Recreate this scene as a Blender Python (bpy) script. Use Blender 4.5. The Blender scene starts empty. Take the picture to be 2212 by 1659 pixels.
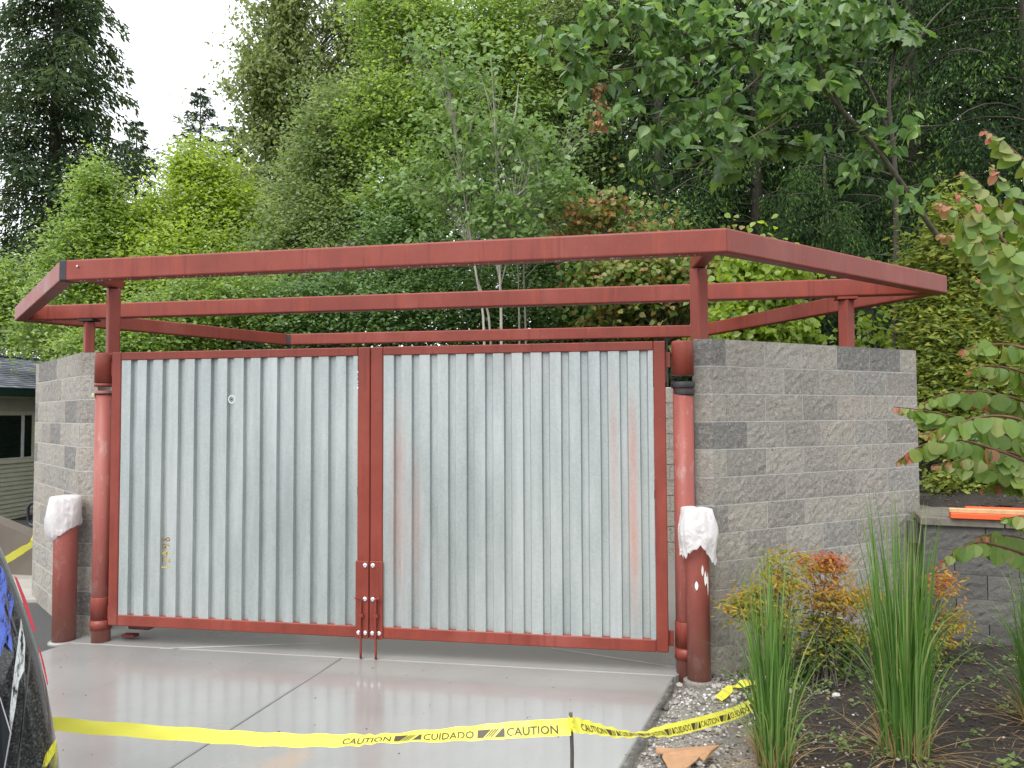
import bpy, math, random
import numpy as np
from mathutils import Vector, Matrix, noise

rng = np.random.default_rng(7)
random.seed(7)
scene = bpy.context.scene
COL = scene.collection

# ------------------------------------------------------------------ camera
CAM = np.array([2.1144, -5.6345, 1.8873])
YAW, PITCH, ROLL, FPX = .1772, .0401, -.0045, 1651.8
_c, _s, _cp, _sp = math.cos(YAW), math.sin(YAW), math.cos(PITCH), math.sin(PITCH)
FW = np.array([-_s*_cp, _c*_cp, _sp]); RT = np.array([_c, _s, 0.]); UP = np.cross(RT, FW)
R2 = math.cos(ROLL)*RT + math.sin(ROLL)*UP; U2 = -math.sin(ROLL)*RT + math.cos(ROLL)*UP
cam_data = bpy.data.cameras.new('camera'); cam = bpy.data.objects.new('camera', cam_data); COL.objects.link(cam)
cam_data.sensor_width = 36; cam_data.lens = 36*FPX/2212; cam_data.clip_start = .05; cam_data.clip_end = 3000
cam.matrix_world = Matrix(((R2[0], U2[0], -FW[0], CAM[0]), (R2[1], U2[1], -FW[1], CAM[1]), (R2[2], U2[2], -FW[2], CAM[2]), (0, 0, 0, 1)))
scene.camera = cam

# ------------------------------------------------------------------ light: bright overcast sky
world = bpy.data.worlds.new('World'); scene.world = world; world.use_nodes = True
wn = world.node_tree.nodes; wl = world.node_tree.links
bg = wn['Background']
sky = wn.new('ShaderNodeTexSky'); sky.sky_type = 'NISHITA'; sky.sun_disc = False
SUN_EL, SUN_AZ = math.radians(54), math.radians(200)
sky.sun_elevation = SUN_EL; sky.sun_rotation = SUN_AZ; sky.air_density = 1.0; sky.dust_density = 3.0
hs = wn.new('ShaderNodeHueSaturation'); hs.inputs['Saturation'].default_value = .15
mx = wn.new('ShaderNodeMix'); mx.data_type = 'RGBA'; mx.inputs[0].default_value = .75
mx.inputs[7].default_value = (9.6, 10.0, 10.4, 1)           # even cloud cover
wl.new(sky.outputs[0], hs.inputs['Color']); wl.new(hs.outputs[0], mx.inputs[6]); wl.new(mx.outputs[2], bg.inputs['Color'])
bg.inputs['Strength'].default_value = .1
sun_d = bpy.data.lights.new('sun', 'SUN'); sun_d.energy = 1.5; sun_d.angle = math.radians(40); sun_d.color = (1, .97, .93)
sun = bpy.data.objects.new('sun', sun_d); COL.objects.link(sun)
_sd = Vector((math.sin(SUN_AZ)*math.cos(SUN_EL), math.cos(SUN_AZ)*math.cos(SUN_EL), math.sin(SUN_EL)))
sun.rotation_euler = _sd.to_track_quat('Z', 'Y').to_euler(); sun.location = (0, -5, 20)
vs = scene.view_settings; vs.view_transform = 'Standard'; vs.look = 'None'; vs.gamma = 1; vs.use_curve_mapping = False
vs.exposure = 1.1

# ------------------------------------------------------------------ helpers
def ray(u, v):                                                  # a point of the 2212 x 1659 survey grid -> direction
    return FW + R2*(u-1106)/FPX - U2*(v-829.5)/FPX
def at(u, v, dep): return CAM + ray(u, v)*dep
def at_z(u, v, z):
    d = ray(u, v); return CAM + d*(z-CAM[2])/d[2]
def at_plane(u, v, p, n):
    d = ray(u, v); return CAM + d*(np.dot(np.asarray(p)-CAM, n)/np.dot(d, n))
def unit(v):
    v = np.asarray(v, float); return v/np.linalg.norm(v)

def mesh(name, V, F, mat=None, cv=None, smooth=False):
    """V (n,3); F list of index tuples or an (m,k) array"""
    V = np.asarray(V, np.float32).reshape(-1, 3)
    me = bpy.data.meshes.new(name)
    if isinstance(F, np.ndarray):
        tot = np.full(len(F), F.shape[1], np.int32); idx = F.astype(np.int32).ravel()
    else:
        tot = np.array([len(f) for f in F], np.int32); idx = np.fromiter((i for f in F for i in f), np.int32)
    me.vertices.add(len(V)); me.vertices.foreach_set('co', V.ravel())
    me.loops.add(len(idx)); me.loops.foreach_set('vertex_index', idx)
    me.polygons.add(len(tot)); st = np.zeros(len(tot), np.int32); st[1:] = np.cumsum(tot)[:-1]
    me.polygons.foreach_set('loop_start', st); me.polygons.foreach_set('loop_total', tot)
    me.polygons.foreach_set('use_smooth', np.full(len(tot), bool(smooth)))
    me.update(calc_edges=True)
    if cv is not None:
        a = me.attributes.new('cv', 'FLOAT', 'FACE'); a.data.foreach_set('value', np.asarray(cv, np.float32))
    if mat is not None: me.materials.append(mat)
    return me

def tagp(o, label=None, cat=None, group=None, kind=None):
    if label: o['label'] = label
    if cat: o['category'] = cat
    if group: o['group'] = group
    if kind: o['kind'] = kind
    return o
def thing(name, loc, label, cat, group=None):
    o = bpy.data.objects.new(name, None); COL.objects.link(o); o.location = tuple(float(x) for x in loc)
    o.empty_display_size = .1
    return tagp(o, label, cat, group)
def _origin(o):
    p = np.zeros(3)
    while o is not None:
        p += np.array(o.location); o = o.parent
    return p
def part(name, V, F, mat, parent=None, kind=None, label=None, cv=None, smooth=False, base=None):
    """world-space vertices become one mesh object under parent (or a top-level mesh with its origin at base)"""
    V = np.asarray(V, float).reshape(-1, 3)
    org = _origin(parent) if parent is not None else (np.asarray(base, float) if base is not None else np.zeros(3))
    o = bpy.data.objects.new(name, mesh(name, V-org, F, mat, cv, smooth)); COL.objects.link(o)
    if parent is not None: o.parent = parent
    else: o.location = org
    if kind: o['kind'] = kind
    if label: o['label'] = label
    return o
def inst(name, me, parent, loc, rot=(0, 0, 0), scale=(1, 1, 1)):
    o = bpy.data.objects.new(name, me); COL.objects.link(o); o.parent = parent
    o.location = tuple(np.asarray(loc, float)-_origin(parent)); o.rotation_euler = rot; o.scale = scale
    return o

class MB:
    """collects shapes into one mesh"""
    def __init__(s): s.V = []; s.F = []; s.n = 0
    def add(s, V, F):
        V = np.asarray(V, float).reshape(-1, 3); s.V.append(V)
        for f in F: s.F.append(tuple(int(i)+s.n for i in f))
        s.n += len(V); return s
    def box(s, c, h, ex=(1, 0, 0), ey=(0, 1, 0), ez=(0, 0, 1), bev=0.0):
        c = np.asarray(c, float); ex, ey, ez = unit(ex), unit(ey), unit(ez); b = min(bev, min(h)*.6)
        if b <= 0:
            V = [c+ex*h[0]*i+ey*h[1]*j+ez*h[2]*k for k in (-1, 1) for j in (-1, 1) for i in (-1, 1)]
            return s.add(V, [(0, 2, 3, 1), (4, 5, 7, 6), (0, 1, 5, 4), (2, 6, 7, 3), (0, 4, 6, 2), (1, 3, 7, 5)])
        V = []; ix = {}
        for k in (-1, 1):
            for j in (-1, 1):
                for i in (-1, 1):
                    for a in range(3):
                        q = [h[0]-b, h[1]-b, h[2]-b]; q[a] = h[a]
                        ix[(i, j, k, a)] = len(V); V.append(c+ex*q[0]*i+ey*q[1]*j+ez*q[2]*k)
        F = []
        for sg in (-1, 1):
            for a in range(3):
                o1, o2 = [x for x in range(3) if x != a]; quad = []
                for p, r in ((-1, -1), (1, -1), (1, 1), (-1, 1)):
                    k = [0, 0, 0]; k[a] = sg; k[o1] = p; k[o2] = r; quad.append(ix[(*k, a)])
                F.append(quad if (sg > 0) == (a != 1) else quad[::-1])
        for a in range(3):                                      # edges along axis a
            o1, o2 = [x for x in range(3) if x != a]
            for p in (-1, 1):
                for r in (-1, 1):
                    k0 = [0, 0, 0]; k0[o1] = p; k0[o2] = r; k1 = list(k0); k0[a] = -1; k1[a] = 1
                    q = [ix[(*k0, o1)], ix[(*k1, o1)], ix[(*k1, o2)], ix[(*k0, o2)]]
                    F.append(q)
        for i in (-1, 1):
            for j in (-1, 1):
                for k in (-1, 1): F.append([ix[(i, j, k, 0)], ix[(i, j, k, 1)], ix[(i, j, k, 2)]])
        return s.add(V, F)
    def tube(s, P, R, n=8, cap=True):
        V, F = tube(P, R, n, cap); return s.add(V, F)
    def build(s, name, mat, parent=None, **k): return part(name, np.concatenate(s.V), s.F, mat, parent, **k)

def tube(P, R, n=8, cap=True):
    P = np.asarray(P, float); m = len(P); R = np.broadcast_to(np.asarray(R, float), (m,))
    T = np.gradient(P, axis=0); T /= np.linalg.norm(T, axis=1)[:, None]+1e-12
    a = np.array([0, 0, 1.]) if abs(T[0][2]) < .9 else np.array([1., 0, 0])
    V = np.zeros((m, n, 3)); ang = np.arange(n)*2*math.pi/n
    for i in range(m):
        b = np.cross(T[i], a); b /= np.linalg.norm(b)+1e-12; a = np.cross(b, T[i])
        V[i] = P[i]+R[i]*(np.cos(ang)[:, None]*b+np.sin(ang)[:, None]*a)
    F = [(i*n+j, i*n+(j+1) % n, (i+1)*n+(j+1) % n, (i+1)*n+j) for i in range(m-1) for j in range(n)]
    if cap: F += [tuple(range(n))[::-1], tuple((m-1)*n+j for j in range(n))]
    return V.reshape(-1, 3), F
def lathe(c, prof, n=24):
    """prof: (r, z) list, axis +z through c"""
    c = np.asarray(c, float); ang = np.arange(n)*2*math.pi/n; m = len(prof)
    V = np.array([[c[0]+r*math.cos(t), c[1]+r*math.sin(t), c[2]+z] for r, z in prof for t in ang])
    F = [(i*n+j, i*n+(j+1) % n, (i+1)*n+(j+1) % n, (i+1)*n+j) for i in range(m-1) for j in range(n)]
    return V, F+[tuple(range(n))[::-1], tuple((m-1)*n+j for j in range(n))]
def spline(P, k):
    """Catmull-Rom through P, k samples per span"""
    P = np.asarray(P, float); Q = np.vstack([2*P[0]-P[1], P, 2*P[-1]-P[-2]]); out = []
    for i in range(1, len(Q)-2):
        for t in np.arange(k)/k:
            a, b, c, d = Q[i-1], Q[i], Q[i+1], Q[i+2]
            out.append(.5*(2*b+(c-a)*t+(2*a-5*b+4*c-d)*t*t+(3*b-a-3*c+d)*t**3))
    return np.array(out+[P[-1]])
def fbm(p, sc, o=3): return noise.fractal(Vector([float(x)*sc for x in p]), .6, 2.1, o)

# ------------------------------------------------------------------ materials
class NT:
    def __init__(s, name):
        s.m = bpy.data.materials.new(name); s.m.use_nodes = True; s.t = s.m.node_tree
        s.b = s.t.nodes['Principled BSDF']; s.out = s.t.nodes['Material Output']
        s.pos = s.t.nodes.new('ShaderNodeNewGeometry').outputs['Position']
    def n(s, t, **k):
        nd = s.t.nodes.new(t)
        for a, v in k.items(): setattr(nd, a, v)
        return nd
    def link(s, a, b): s.t.links.new(a, b)
    def set(s, **k):
        for a, v in k.items():
            i = s.b.inputs[a.replace('_', ' ')]
            if hasattr(v, 'is_output'): s.link(v, i)
            else: i.default_value = v
        return s
    def noise(s, scale, detail=4, rough=.55, stretch=(1, 1, 1), vec=None, dist=0):
        mp = s.n('ShaderNodeMapping'); mp.inputs['Scale'].default_value = stretch; s.link(vec or s.pos, mp.inputs['Vector'])
        nd = s.n('ShaderNodeTexNoise'); nd.inputs['Scale'].default_value = scale; nd.inputs['Detail'].default_value = detail
        nd.inputs['Roughness'].default_value = rough; nd.inputs['Distortion'].default_value = dist
        s.link(mp.outputs[0], nd.inputs['Vector']); return nd.outputs[0]
    def voro(s, scale, out='Distance', feature='F1', vec=None):
        nd = s.n('ShaderNodeTexVoronoi', feature=feature); nd.inputs['Scale'].default_value = scale
        s.link(vec or s.pos, nd.inputs['Vector']); return nd.outputs[out]
    def ramp(s, f, stops, interp='LINEAR'):
        nd = s.n('ShaderNodeValToRGB'); e = nd.color_ramp.elements; nd.color_ramp.interpolation = interp
        for i, (p, c) in enumerate(stops):
            x = e[i] if i < 2 else e.new(p)
            x.position = p; x.color = (*c, 1) if len(c) == 3 else c
        s.link(f, nd.inputs[0]); return nd.outputs[0]
    def val(s, f, a, b, lo=0., hi=1.):
        nd = s.n('ShaderNodeMapRange'); s.link(f, nd.inputs[0])
        for i, x in zip((1, 2, 3, 4), (a, b, lo, hi)): nd.inputs[i].default_value = x
        return nd.outputs[0]
    def mix(s, f, a, b, mode='MIX'):
        nd = s.n('ShaderNodeMix', data_type='RGBA', blend_type=mode)
        for i, x in ((0, f), (6, a), (7, b)):
            if hasattr(x, 'is_output'): s.link(x, nd.inputs[i])
            else: nd.inputs[i].default_value = x if i == 0 else (*x, 1)
        return nd.outputs[2]
    def math(s, op, a, b=0.):
        nd = s.n('ShaderNodeMath', operation=op)
        for i, x in enumerate((a, b)):
            if hasattr(x, 'is_output'): s.link(x, nd.inputs[i])
            else: nd.inputs[i].default_value = x
        return nd.outputs[0]
    def bump(s, h, strength=.3, dist=.01, prev=None):
        nd = s.n('ShaderNodeBump'); nd.inputs['Strength'].default_value = strength; nd.inputs['Distance'].default_value = dist
        s.link(h, nd.inputs['Height'])
        if prev is not None: s.link(prev, nd.inputs['Normal'])
        s.link(nd.outputs[0], s.b.inputs['Normal']); return nd.outputs[0]
    def attr(s, name='cv'):
        nd = s.n('ShaderNodeAttribute'); nd.attribute_name = name; return nd.outputs['Fac']
    def rnd(s): return s.n('ShaderNodeObjectInfo').outputs['Random']

def simple(name, col, rough=.6, metal=0., var=.15, scale=8., bump=0.):
    t = NT(name); f = t.noise(scale, 5)
    t.set(Base_Color=t.ramp(f, [(.3, tuple(c*(1-var) for c in col)), (.7, tuple(min(1, c*(1+var)) for c in col))]), Roughness=rough, Metallic=metal)
    if bump: t.bump(t.noise(scale*6, 4), bump, .004)
    return t.m

def m_primer(name='red_oxide_primer', worn=.42, dust=0.):
    t = NT(name)
    a = t.noise(2.2, 6, .6); st = t.noise(9, 4, .6, (1, 1, .12)); sp = t.noise(60, 3)
    c = t.ramp(a, [(.3, (.165, .031, .020)), (.55, (.212, .041, .027)), (.75, (.245, .056, .040))])
    c = t.mix(t.val(st, .56, .72, 0, .55), c, (.29, .050, .024))
    c = t.mix(t.val(sp, .62, .75, 0, .35), c, (.33, .11, .09))
    ck = t.noise(1.1, 5, .7, (1, 1, .5)); c = t.mix(t.val(ck, .54-.12*(worn > .5), .74, 0, worn), c, (.31, .10, .085)); dk_ = t.noise(14, 5, .65, (1.2, 1.2, .06)); c = t.mix(t.val(dk_, .55, .68, 0, .6), c, (.13, .020, .015)); gr_ = t.noise(4.5, 6, .75); c = t.mix(t.val(gr_, .60, .72, 0, .5), c, (.10, .035, .03))   # chalky patches
    if dust:
        c = t.mix(.42, c, (.36, .115, .095))
        sz = t.n('ShaderNodeSeparateXYZ'); t.link(t.pos, sz.inputs[0]); lo = t.math('ADD', sz.outputs[2], t.math('MULTIPLY', t.noise(9, 4), .5))
        c = t.mix(t.val(lo, .75, .25, 0, dust), c, (.24, .13, .10)); sm = t.noise(7, 5, .7, (1, 1, .5)); c = t.mix(t.val(sm, .56, .68, 0, .55), c, (.36, .24, .21))
        sc_ = t.noise(28, 4, .7); c = t.mix(t.val(sc_, .64, .70, 0, .7), c, (.20, .15, .15))
    t.set(Base_Color=c, Roughness=t.val(a, .3, .7, .38, .55), Specular_IOR_Level=.35)
    t.bump(t.noise(90, 3), .12, .002); return t.m
def m_galv():
    t = NT('galvanised_steel')
    vo = t.n('ShaderNodeTexVoronoi'); vo.inputs['Scale'].default_value = 75; t.link(t.pos, vo.inputs['Vector'])
    sepc = t.n('ShaderNodeSeparateColor'); t.link(vo.outputs['Color'], sepc.inputs[0])
    big = t.noise(1.6, 4, .6, (1, 1, .35))
    c = t.ramp(sepc.outputs[0], [(0, (.315, .356, .350)), (1, (.378, .415, .408))])
    c = t.mix(t.val(big, .35, .7, 0, .35), c, (.60, .60, .58))
    # red primer overspray in vertical smears on the right leaf
    bl_ = t.noise(3.2, 5, .7, (2.2, 1, .22)); c = t.mix(t.val(bl_, .5, .72, 0, .6), c, (.53, .55, .56)); c = t.mix(t.val(bl_, .48, .3, 0, .45), c, (.26, .295, .295))
    sx = t.n('ShaderNodeSeparateXYZ'); t.link(t.pos, sx.inputs[0])
    red = None
    for x0, w, z0, z1, k in ((1.995, .05, .35, 2.15, .72), (.225, .08, .35, 2.1, .42), (1.86, .04, .8, 2.3, .42), (.36, .06, .4, 1.7, .35), (.06, .03, .3, 1.6, .2), (1.2, .5, 2.1, 2.5, .3), (-1.7, .25, 2.1, 2.3, .22)):
        d = t.math('ABSOLUTE', t.math('SUBTRACT', sx.outputs[0], x0)); g = t.val(d, w, w*.2, 0, k)
        zz = t.math('MULTIPLY', t.val(sx.outputs[2], z0-.1, z0+.5), t.val(sx.outputs[2], z1, z1-.5))
        g = t.math('MULTIPLY', g, zz); red = g if red is None else t.math('MAXIMUM', red, g)
    red = t.math('MULTIPLY', red, t.val(t.noise(5, 5, .7, (2.5, 1, .5)), .3, .65, .35, 1))
    c = t.mix(red, c, (.42, .15, .105))
    t.set(Base_Color=c, Metallic=t.val(red, 0, .6, .5, .1), Roughness=t.val(sepc.outputs[1], 0, 1, .36, .44))
    drops = t.voro(140); h = t.val(drops, .22, .0, 0, 1)
    msk = t.val(t.noise(3, 3), .42, .6, 0, 1)
    t.bump(t.math('MULTIPLY', h, msk), .08, .001); return t.m
def m_block():
    t = NT('split_face_block'); r = t.rnd()
    b = t.ramp(r, [(0, (.18, .172, .16)), (.06, (.205, .195, .18)), (.10, (.285, .262, .23)), (.35, (.345, .317, .275)), (.65, (.375, .338, .286)), (.88, (.40, .372, .325)), (1, (.285, .272, .25))])
    m_ = t.noise(32, 6, .75); c = t.mix(t.val(m_, .53, .70, 0, .75), b, (.50, .485, .455)); c = t.mix(t.val(m_, .47, .30, 0, .8), c, (.125, .117, .108))
    sp = t.noise(95, 4, .7); c = t.mix(t.val(sp, .56, .70, 0, .7), c, (.60, .585, .56)); c = t.mix(t.val(sp, .44, .30, 0, .75), c, (.10, .095, .09))
    lg = t.noise(1.3, 5, .6); c = t.mix(t.val(lg, .55, .75, 0, .3), c, (.22, .20, .175))
    wt = t.noise(3.5, 5, .6, (2.5, 2.5, .35)); c = t.mix(t.val(wt, .60, .75, 0, .4), c, (.19, .18, .17))
    t.set(Base_Color=c, Roughness=.88)
    n1 = t.bump(m_, 1., .022); t.bump(sp, .8, .008, n1); return t.m
def m_concrete():
    t = NT('wet_concrete'); a = t.noise(.9, 6, .6); b = t.noise(3.2, 6, .65, (1, 1.6, 1)); f = t.noise(70, 4)
    c = t.ramp(a, [(.25, (.225, .222, .213)), (.5, (.258, .256, .248)), (.75, (.288, .286, .279))])
    c = t.mix(t.val(b, .55, .75, 0, .3), c, (.22, .211, .198)); c = t.mix(t.val(t.noise(2.5, 4, .6), .5, .7, 0, .25), c, (.235, .22, .205))
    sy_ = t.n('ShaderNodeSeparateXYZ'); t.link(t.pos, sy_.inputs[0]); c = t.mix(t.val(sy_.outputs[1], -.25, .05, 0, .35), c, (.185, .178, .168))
    c = t.mix(t.val(f, .6, .75, 0, .25), c, (.22, .21, .2))
    sx = t.n('ShaderNodeSeparateXYZ'); t.link(t.pos, sx.inputs[0])
    ru = t.math('MULTIPLY', t.val(t.noise(2.2, 5, .7), .5, .66), t.val(t.math('ABSOLUTE', t.math('SUBTRACT', sx.outputs[0], .1)), .5, .1))
    ru = t.math('MULTIPLY', ru, t.val(sx.outputs[1], -1.1, -1.9, 0, .6)); c = t.mix(ru, c, (.42, .27, .15))
    wet = t.math('MULTIPLY', t.val(t.noise(.7, 3, .5), .3, .62, .55, 1), t.val(sx.outputs[1], .05, -.4, .7, 1))
    t.set(Base_Color=c, Roughness=t.val(wet, .5, 1, .34, .16), Specular_IOR_Level=.8, Coat_Weight=t.val(wet, .5, 1, .1, .62), Coat_Roughness=.10, Coat_IOR=1.5)
    n1 = t.bump(t.noise(24, 4, .6, (.22, 2.4, 1)), .22, .004); t.bump(t.noise(180, 3), .12, .0015, n1); return t.m
def m_asphalt():
    t = NT('wet_asphalt'); f = t.noise(140, 4, .7); a = t.noise(.8, 4)
    c = t.ramp(f, [(.35, (.03, .03, .032)), (.7, (.075, .075, .08))]); c = t.mix(t.val(a, .5, .7, 0, .4), c, (.07, .07, .072))
    t.set(Base_Color=c, Roughness=.42); t.bump(t.noise(200, 3), .6, .006); return t.m
def m_soil():
    t = NT('soil_and_mulch'); sx = t.n('ShaderNodeSeparateXYZ'); t.link(t.pos, sx.inputs[0])
    edge = t.math('ADD', sx.outputs[0], t.math('MULTIPLY', t.noise(2.3, 5, .6), 1.1))
    k = t.val(edge, 3.05, 3.4)                                     # grey gravelly fill by the slab, dark bark further off
    g = t.ramp(t.noise(70, 5, .7), [(.3, (.15, .135, .115)), (.52, (.25, .23, .20)), (.72, (.37, .35, .32))])
    d = t.ramp(t.noise(60, 5, .7), [(.3, (.010, .008, .007)), (.55, (.03, .022, .018)), (.75, (.075, .055, .042))])
    t.set(Base_Color=t.mix(k, g, d), Roughness=.8)
    n1 = t.bump(t.noise(40, 5, .7), 1., .02); t.bump(t.noise(150, 4, .7), .8, .006, n1); return t.m
def m_leaf(name, cols, trans=.35, rough=.42, rnd=False, spec=.5, wash=.0):
    """cols: ramp over the per-leaf value"""
    t = NT(name); f = t.rnd() if rnd else t.attr()
    c = t.ramp(f, [(i/(len(cols)-1), x) for i, x in enumerate(cols)])
    t.set(Base_Color=c, Roughness=rough, Specular_IOR_Level=spec)
    tr = t.n('ShaderNodeBsdfTranslucent'); hv = t.n('ShaderNodeHueSaturation'); hv.inputs['Value'].default_value = 1.9; hv.inputs['Saturation'].default_value = 1.1
    hv.inputs['Hue'].default_value = .485
    t.link(c, hv.inputs['Color']); t.link(hv.outputs[0], tr.inputs[0])
    mxs = t.n('ShaderNodeMixShader'); mxs.inputs[0].default_value = trans
    t.link(t.b.outputs[0], mxs.inputs[1]); t.link(tr.outputs[0], mxs.inputs[2]); t.link(mxs.outputs[0], t.out.inputs[0])
    return t.m
def m_plastic():
    t = NT('white_plastic_film'); f = t.noise(14, 4)
    t.set(Base_Color=(.86, .86, .86, 1), Roughness=.3, Specular_IOR_Level=.5)
    tr = t.n('ShaderNodeBsdfTranslucent'); tr.inputs[0].default_value = (.9, .9, .9, 1)
    m1 = t.n('ShaderNodeMixShader'); m1.inputs[0].default_value = .4; t.link(t.b.outputs[0], m1.inputs[1]); t.link(tr.outputs[0], m1.inputs[2])
    tp = t.n('ShaderNodeBsdfTransparent'); m2 = t.n('ShaderNodeMixShader'); t.link(t.val(f, .35, .7, .03, .14), m2.inputs[0])
    t.link(m1.outputs[0], m2.inputs[1]); t.link(tp.outputs[0], m2.inputs[2]); t.link(m2.outputs[0], t.out.inputs[0])
    w1 = t.noise(13, 2, .4, (1, 1, .6), dist=2.5); t.bump(t.math('ABSOLUTE', t.math('SUBTRACT', w1, .5)), .5, .03); return t.m
def m_tape():
    t = NT('yellow_tape_film'); t.set(Base_Color=(.84, .80, .10, 1), Roughness=.35)
    tr = t.n('ShaderNodeBsdfTranslucent'); tr.inputs[0].default_value = (.9, .86, .16, 1)
    m1 = t.n('ShaderNodeMixShader'); m1.inputs[0].default_value = .35; t.link(t.b.outputs[0], m1.inputs[1]); t.link(tr.outputs[0], m1.inputs[2])
    t.link(m1.outputs[0], t.out.inputs[0]); t.bump(t.noise(25, 3, .5, (1, 1, 1)), .25, .004); return t.m
def m_bark(name, a, b, sc=14):
    t = NT(name); f = t.noise(sc, 6, .65, (1, 1, .3)); t.set(Base_Color=t.ramp(f, [(.3, a), (.7, b)]), Roughness=.85); t.bump(f, .6, .01); return t.m
def m_car():
    t = NT('rain_beaded_black_paint'); d = t.voro(150); h = t.val(d, .35, 0, 0, 1); d2 = t.voro(330); h2 = t.val(d2, .3, 0, 0, 1)
    t.set(Base_Color=t.mix(t.val(t.noise(120, 3), .5, .7, 0, .5), (.016, .017, .018), (.16, .17, .165)), Roughness=.12, Coat_Weight=.6, Coat_Roughness=.04)
    t.bump(t.math('ADD', h, t.math('MULTIPLY', h2, .5)), .7, .003); return t.m
def m_painted_reflection(name, col):  # ragged flat colour standing in for reflections on the car body
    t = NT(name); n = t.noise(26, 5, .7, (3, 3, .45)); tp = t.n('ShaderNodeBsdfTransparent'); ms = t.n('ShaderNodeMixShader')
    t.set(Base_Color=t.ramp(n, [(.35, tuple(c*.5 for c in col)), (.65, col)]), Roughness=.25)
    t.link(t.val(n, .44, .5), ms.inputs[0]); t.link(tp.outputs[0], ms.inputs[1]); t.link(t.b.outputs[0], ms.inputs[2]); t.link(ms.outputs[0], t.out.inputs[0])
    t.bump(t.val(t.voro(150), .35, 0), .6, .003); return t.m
def m_glass(name, col=(.02, .025, .025)):
    t = NT(name); t.set(Base_Color=(*col, 1), Roughness=.04, Specular_IOR_Level=.5); return t.m

PRIMER = m_primer(); WORN = m_primer('worn_red_primer', .8, .6); GALV = m_galv(); BLOCK = m_block(); CONC = m_concrete(); ASPH = m_asphalt(); SOIL = m_soil()
MORTAR = simple('mortar', (.47, .46, .44), .9, 0, .15, 30, .4); CONC2 = simple('dry_concrete', (.33, .31, .28), .7, 0, .15, 5, .3)
SCORCH = simple('scorched_steel', (.02, .021, .024), .6, 0, .3, 30, .3); ZINC = simple('zinc_bolt', (.75, .76, .78), .22, .9, .05)
PLASTIC = m_plastic(); TAPE = m_tape(); INK = simple('tape_ink', (.045, .032, .02), .5); WATER = None
CHALK = simple('yellow_crayon', (.72, .47, .03), .8, 0, .3, 60); RUBBED = simple('pale_scuff', (.55, .57, .57), .5, .2)
WOOD = m_bark('planed_timber', (.40, .25, .12), (.56, .38, .20), 20); ORANGE = simple('orange_painted_board', (.72, .10, .025), .45, 0, .12)
CARD = m_bark('brown_board', (.33, .18, .095), (.45, .26, .14), 12); STEEL = simple('rusty_stake', (.07, .055, .048), .7, 0, .4, 40, .4)
DARKBLOCK = None

# ------------------------------------------------------------------ ground, slab, bed, hillside
G = .045                                                          # top of the concrete apron
def sstep(a, b, x):
    t = np.clip((np.asarray(x, float)-a)/(b-a), 0, 1); return t*t*(3-2*t)
def slab_right(y): return 2.244-.158*-.219+(y)*.219               # x of the slab's right edge
def ret_y(x): return 1.14-(x-4.31)*.205                           # front face of the low retaining wall
def terrain(x, y):
    """planting bed, bank behind the retaining wall and the wooded hillside"""
    x = np.asarray(x, float); y = np.asarray(y, float)
    bed = -.075+.10*sstep(2.1, 3.4, x)+.05*sstep(-2, .5, y)
    bank = .975+.13*np.maximum(0, y-ret_y(x)-.3)
    right = sstep(4.36, 4.5, x)*sstep(.18, .3, y-ret_y(x))
    z = bed*(1-right)+bank*right
    hill = .26*np.maximum(0, y-6.2-1.2*sstep(2, -6, x))*sstep(-13, -4, x)
    hill = np.minimum(hill, 6)
    low = sstep(2.3, 1.6, x)*sstep(6, 5, y)+sstep(-3, -7, x)*sstep(14, 8, y)
    return np.where(low > .5, -.09, z)+hill
def grid(x0, x1, y0, y1, nx, ny, amp=0., sc=5.):
    X, Y = np.meshgrid(np.linspace(x0, x1, nx), np.linspace(y0, y1, ny)); Z = terrain(X, Y)
    if amp:
        Z = Z+amp*np.array([fbm((a, b, 0), sc, 4) for a, b in zip(X.ravel(), Y.ravel())]).reshape(X.shape)
    i = np.arange((ny-1)*nx).reshape(ny-1, nx)[:, :-1].ravel()
    return np.stack([X, Y, Z], -1).reshape(-1, 3), np.stack([i, i+1, i+nx+1, i+nx], 1)

V = [(-900, -900, -.10), (900, -900, -.10), (900, 900, -.10), (-900, 900, -.10)]
tagp(part('ground', V, [(0, 1, 2, 3)], simple('far_ground', (.06, .065, .04), .9, 0, .3, .5)), kind='structure')
V = [(-40, -40, .02), (3.2, -40, .02), (1.3, -5, .02), (-2.2, -.3, .02), (-2.55, .6, .02), (-3.9, 2.0, .02), (-8, 6.5, .02), (-40, 6.5, .02)]
V2 = [(x, y, -.3) for x, y, z in V]
tagp(part('asphalt_drive', V, [tuple(range(8))], ASPH), kind='structure')

slab = thing('concrete_apron', (0, -1, G), None, None); slab['kind'] = 'structure'; slab['label'] = 'wet grey concrete apron in front of the gate with saw cut joints'
def panel(name, P, parent, mat, top=G, th=.16, bev=.008):
    P = np.asarray(P, float); n = len(P); c = P.mean(0)
    e = [unit(P[(i+1) % n]-P[i]) for i in range(n)]
    Q = []
    for i in range(n):
        a, b = e[i-1], e[i]; na, nb = np.array([-a[1], a[0]]), np.array([-b[1], b[0]])
        m = (na+nb)/(1+np.dot(na, nb)); Q.append(P[i]+m*bev)
    V = [(*p, top-th) for p in P]+[(*p, top-bev*.7) for p in P]+[(*q, top) for q in Q]
    F = [tuple(2*n+i for i in range(n))]
    for k in (0, 1): F += [(k*n+i, k*n+(i+1) % n, (k+1)*n+(i+1) % n, (k+1)*n+i) for i in range(n)]
    return part(name, V, F, mat, parent)
JY = -.055
def lx(y): return -2.545+(y-.13)*.14                              # slab's left edge
def jx(y): return -.215+(y+.12)*.091                              # long joint
g2 = .004
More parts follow.
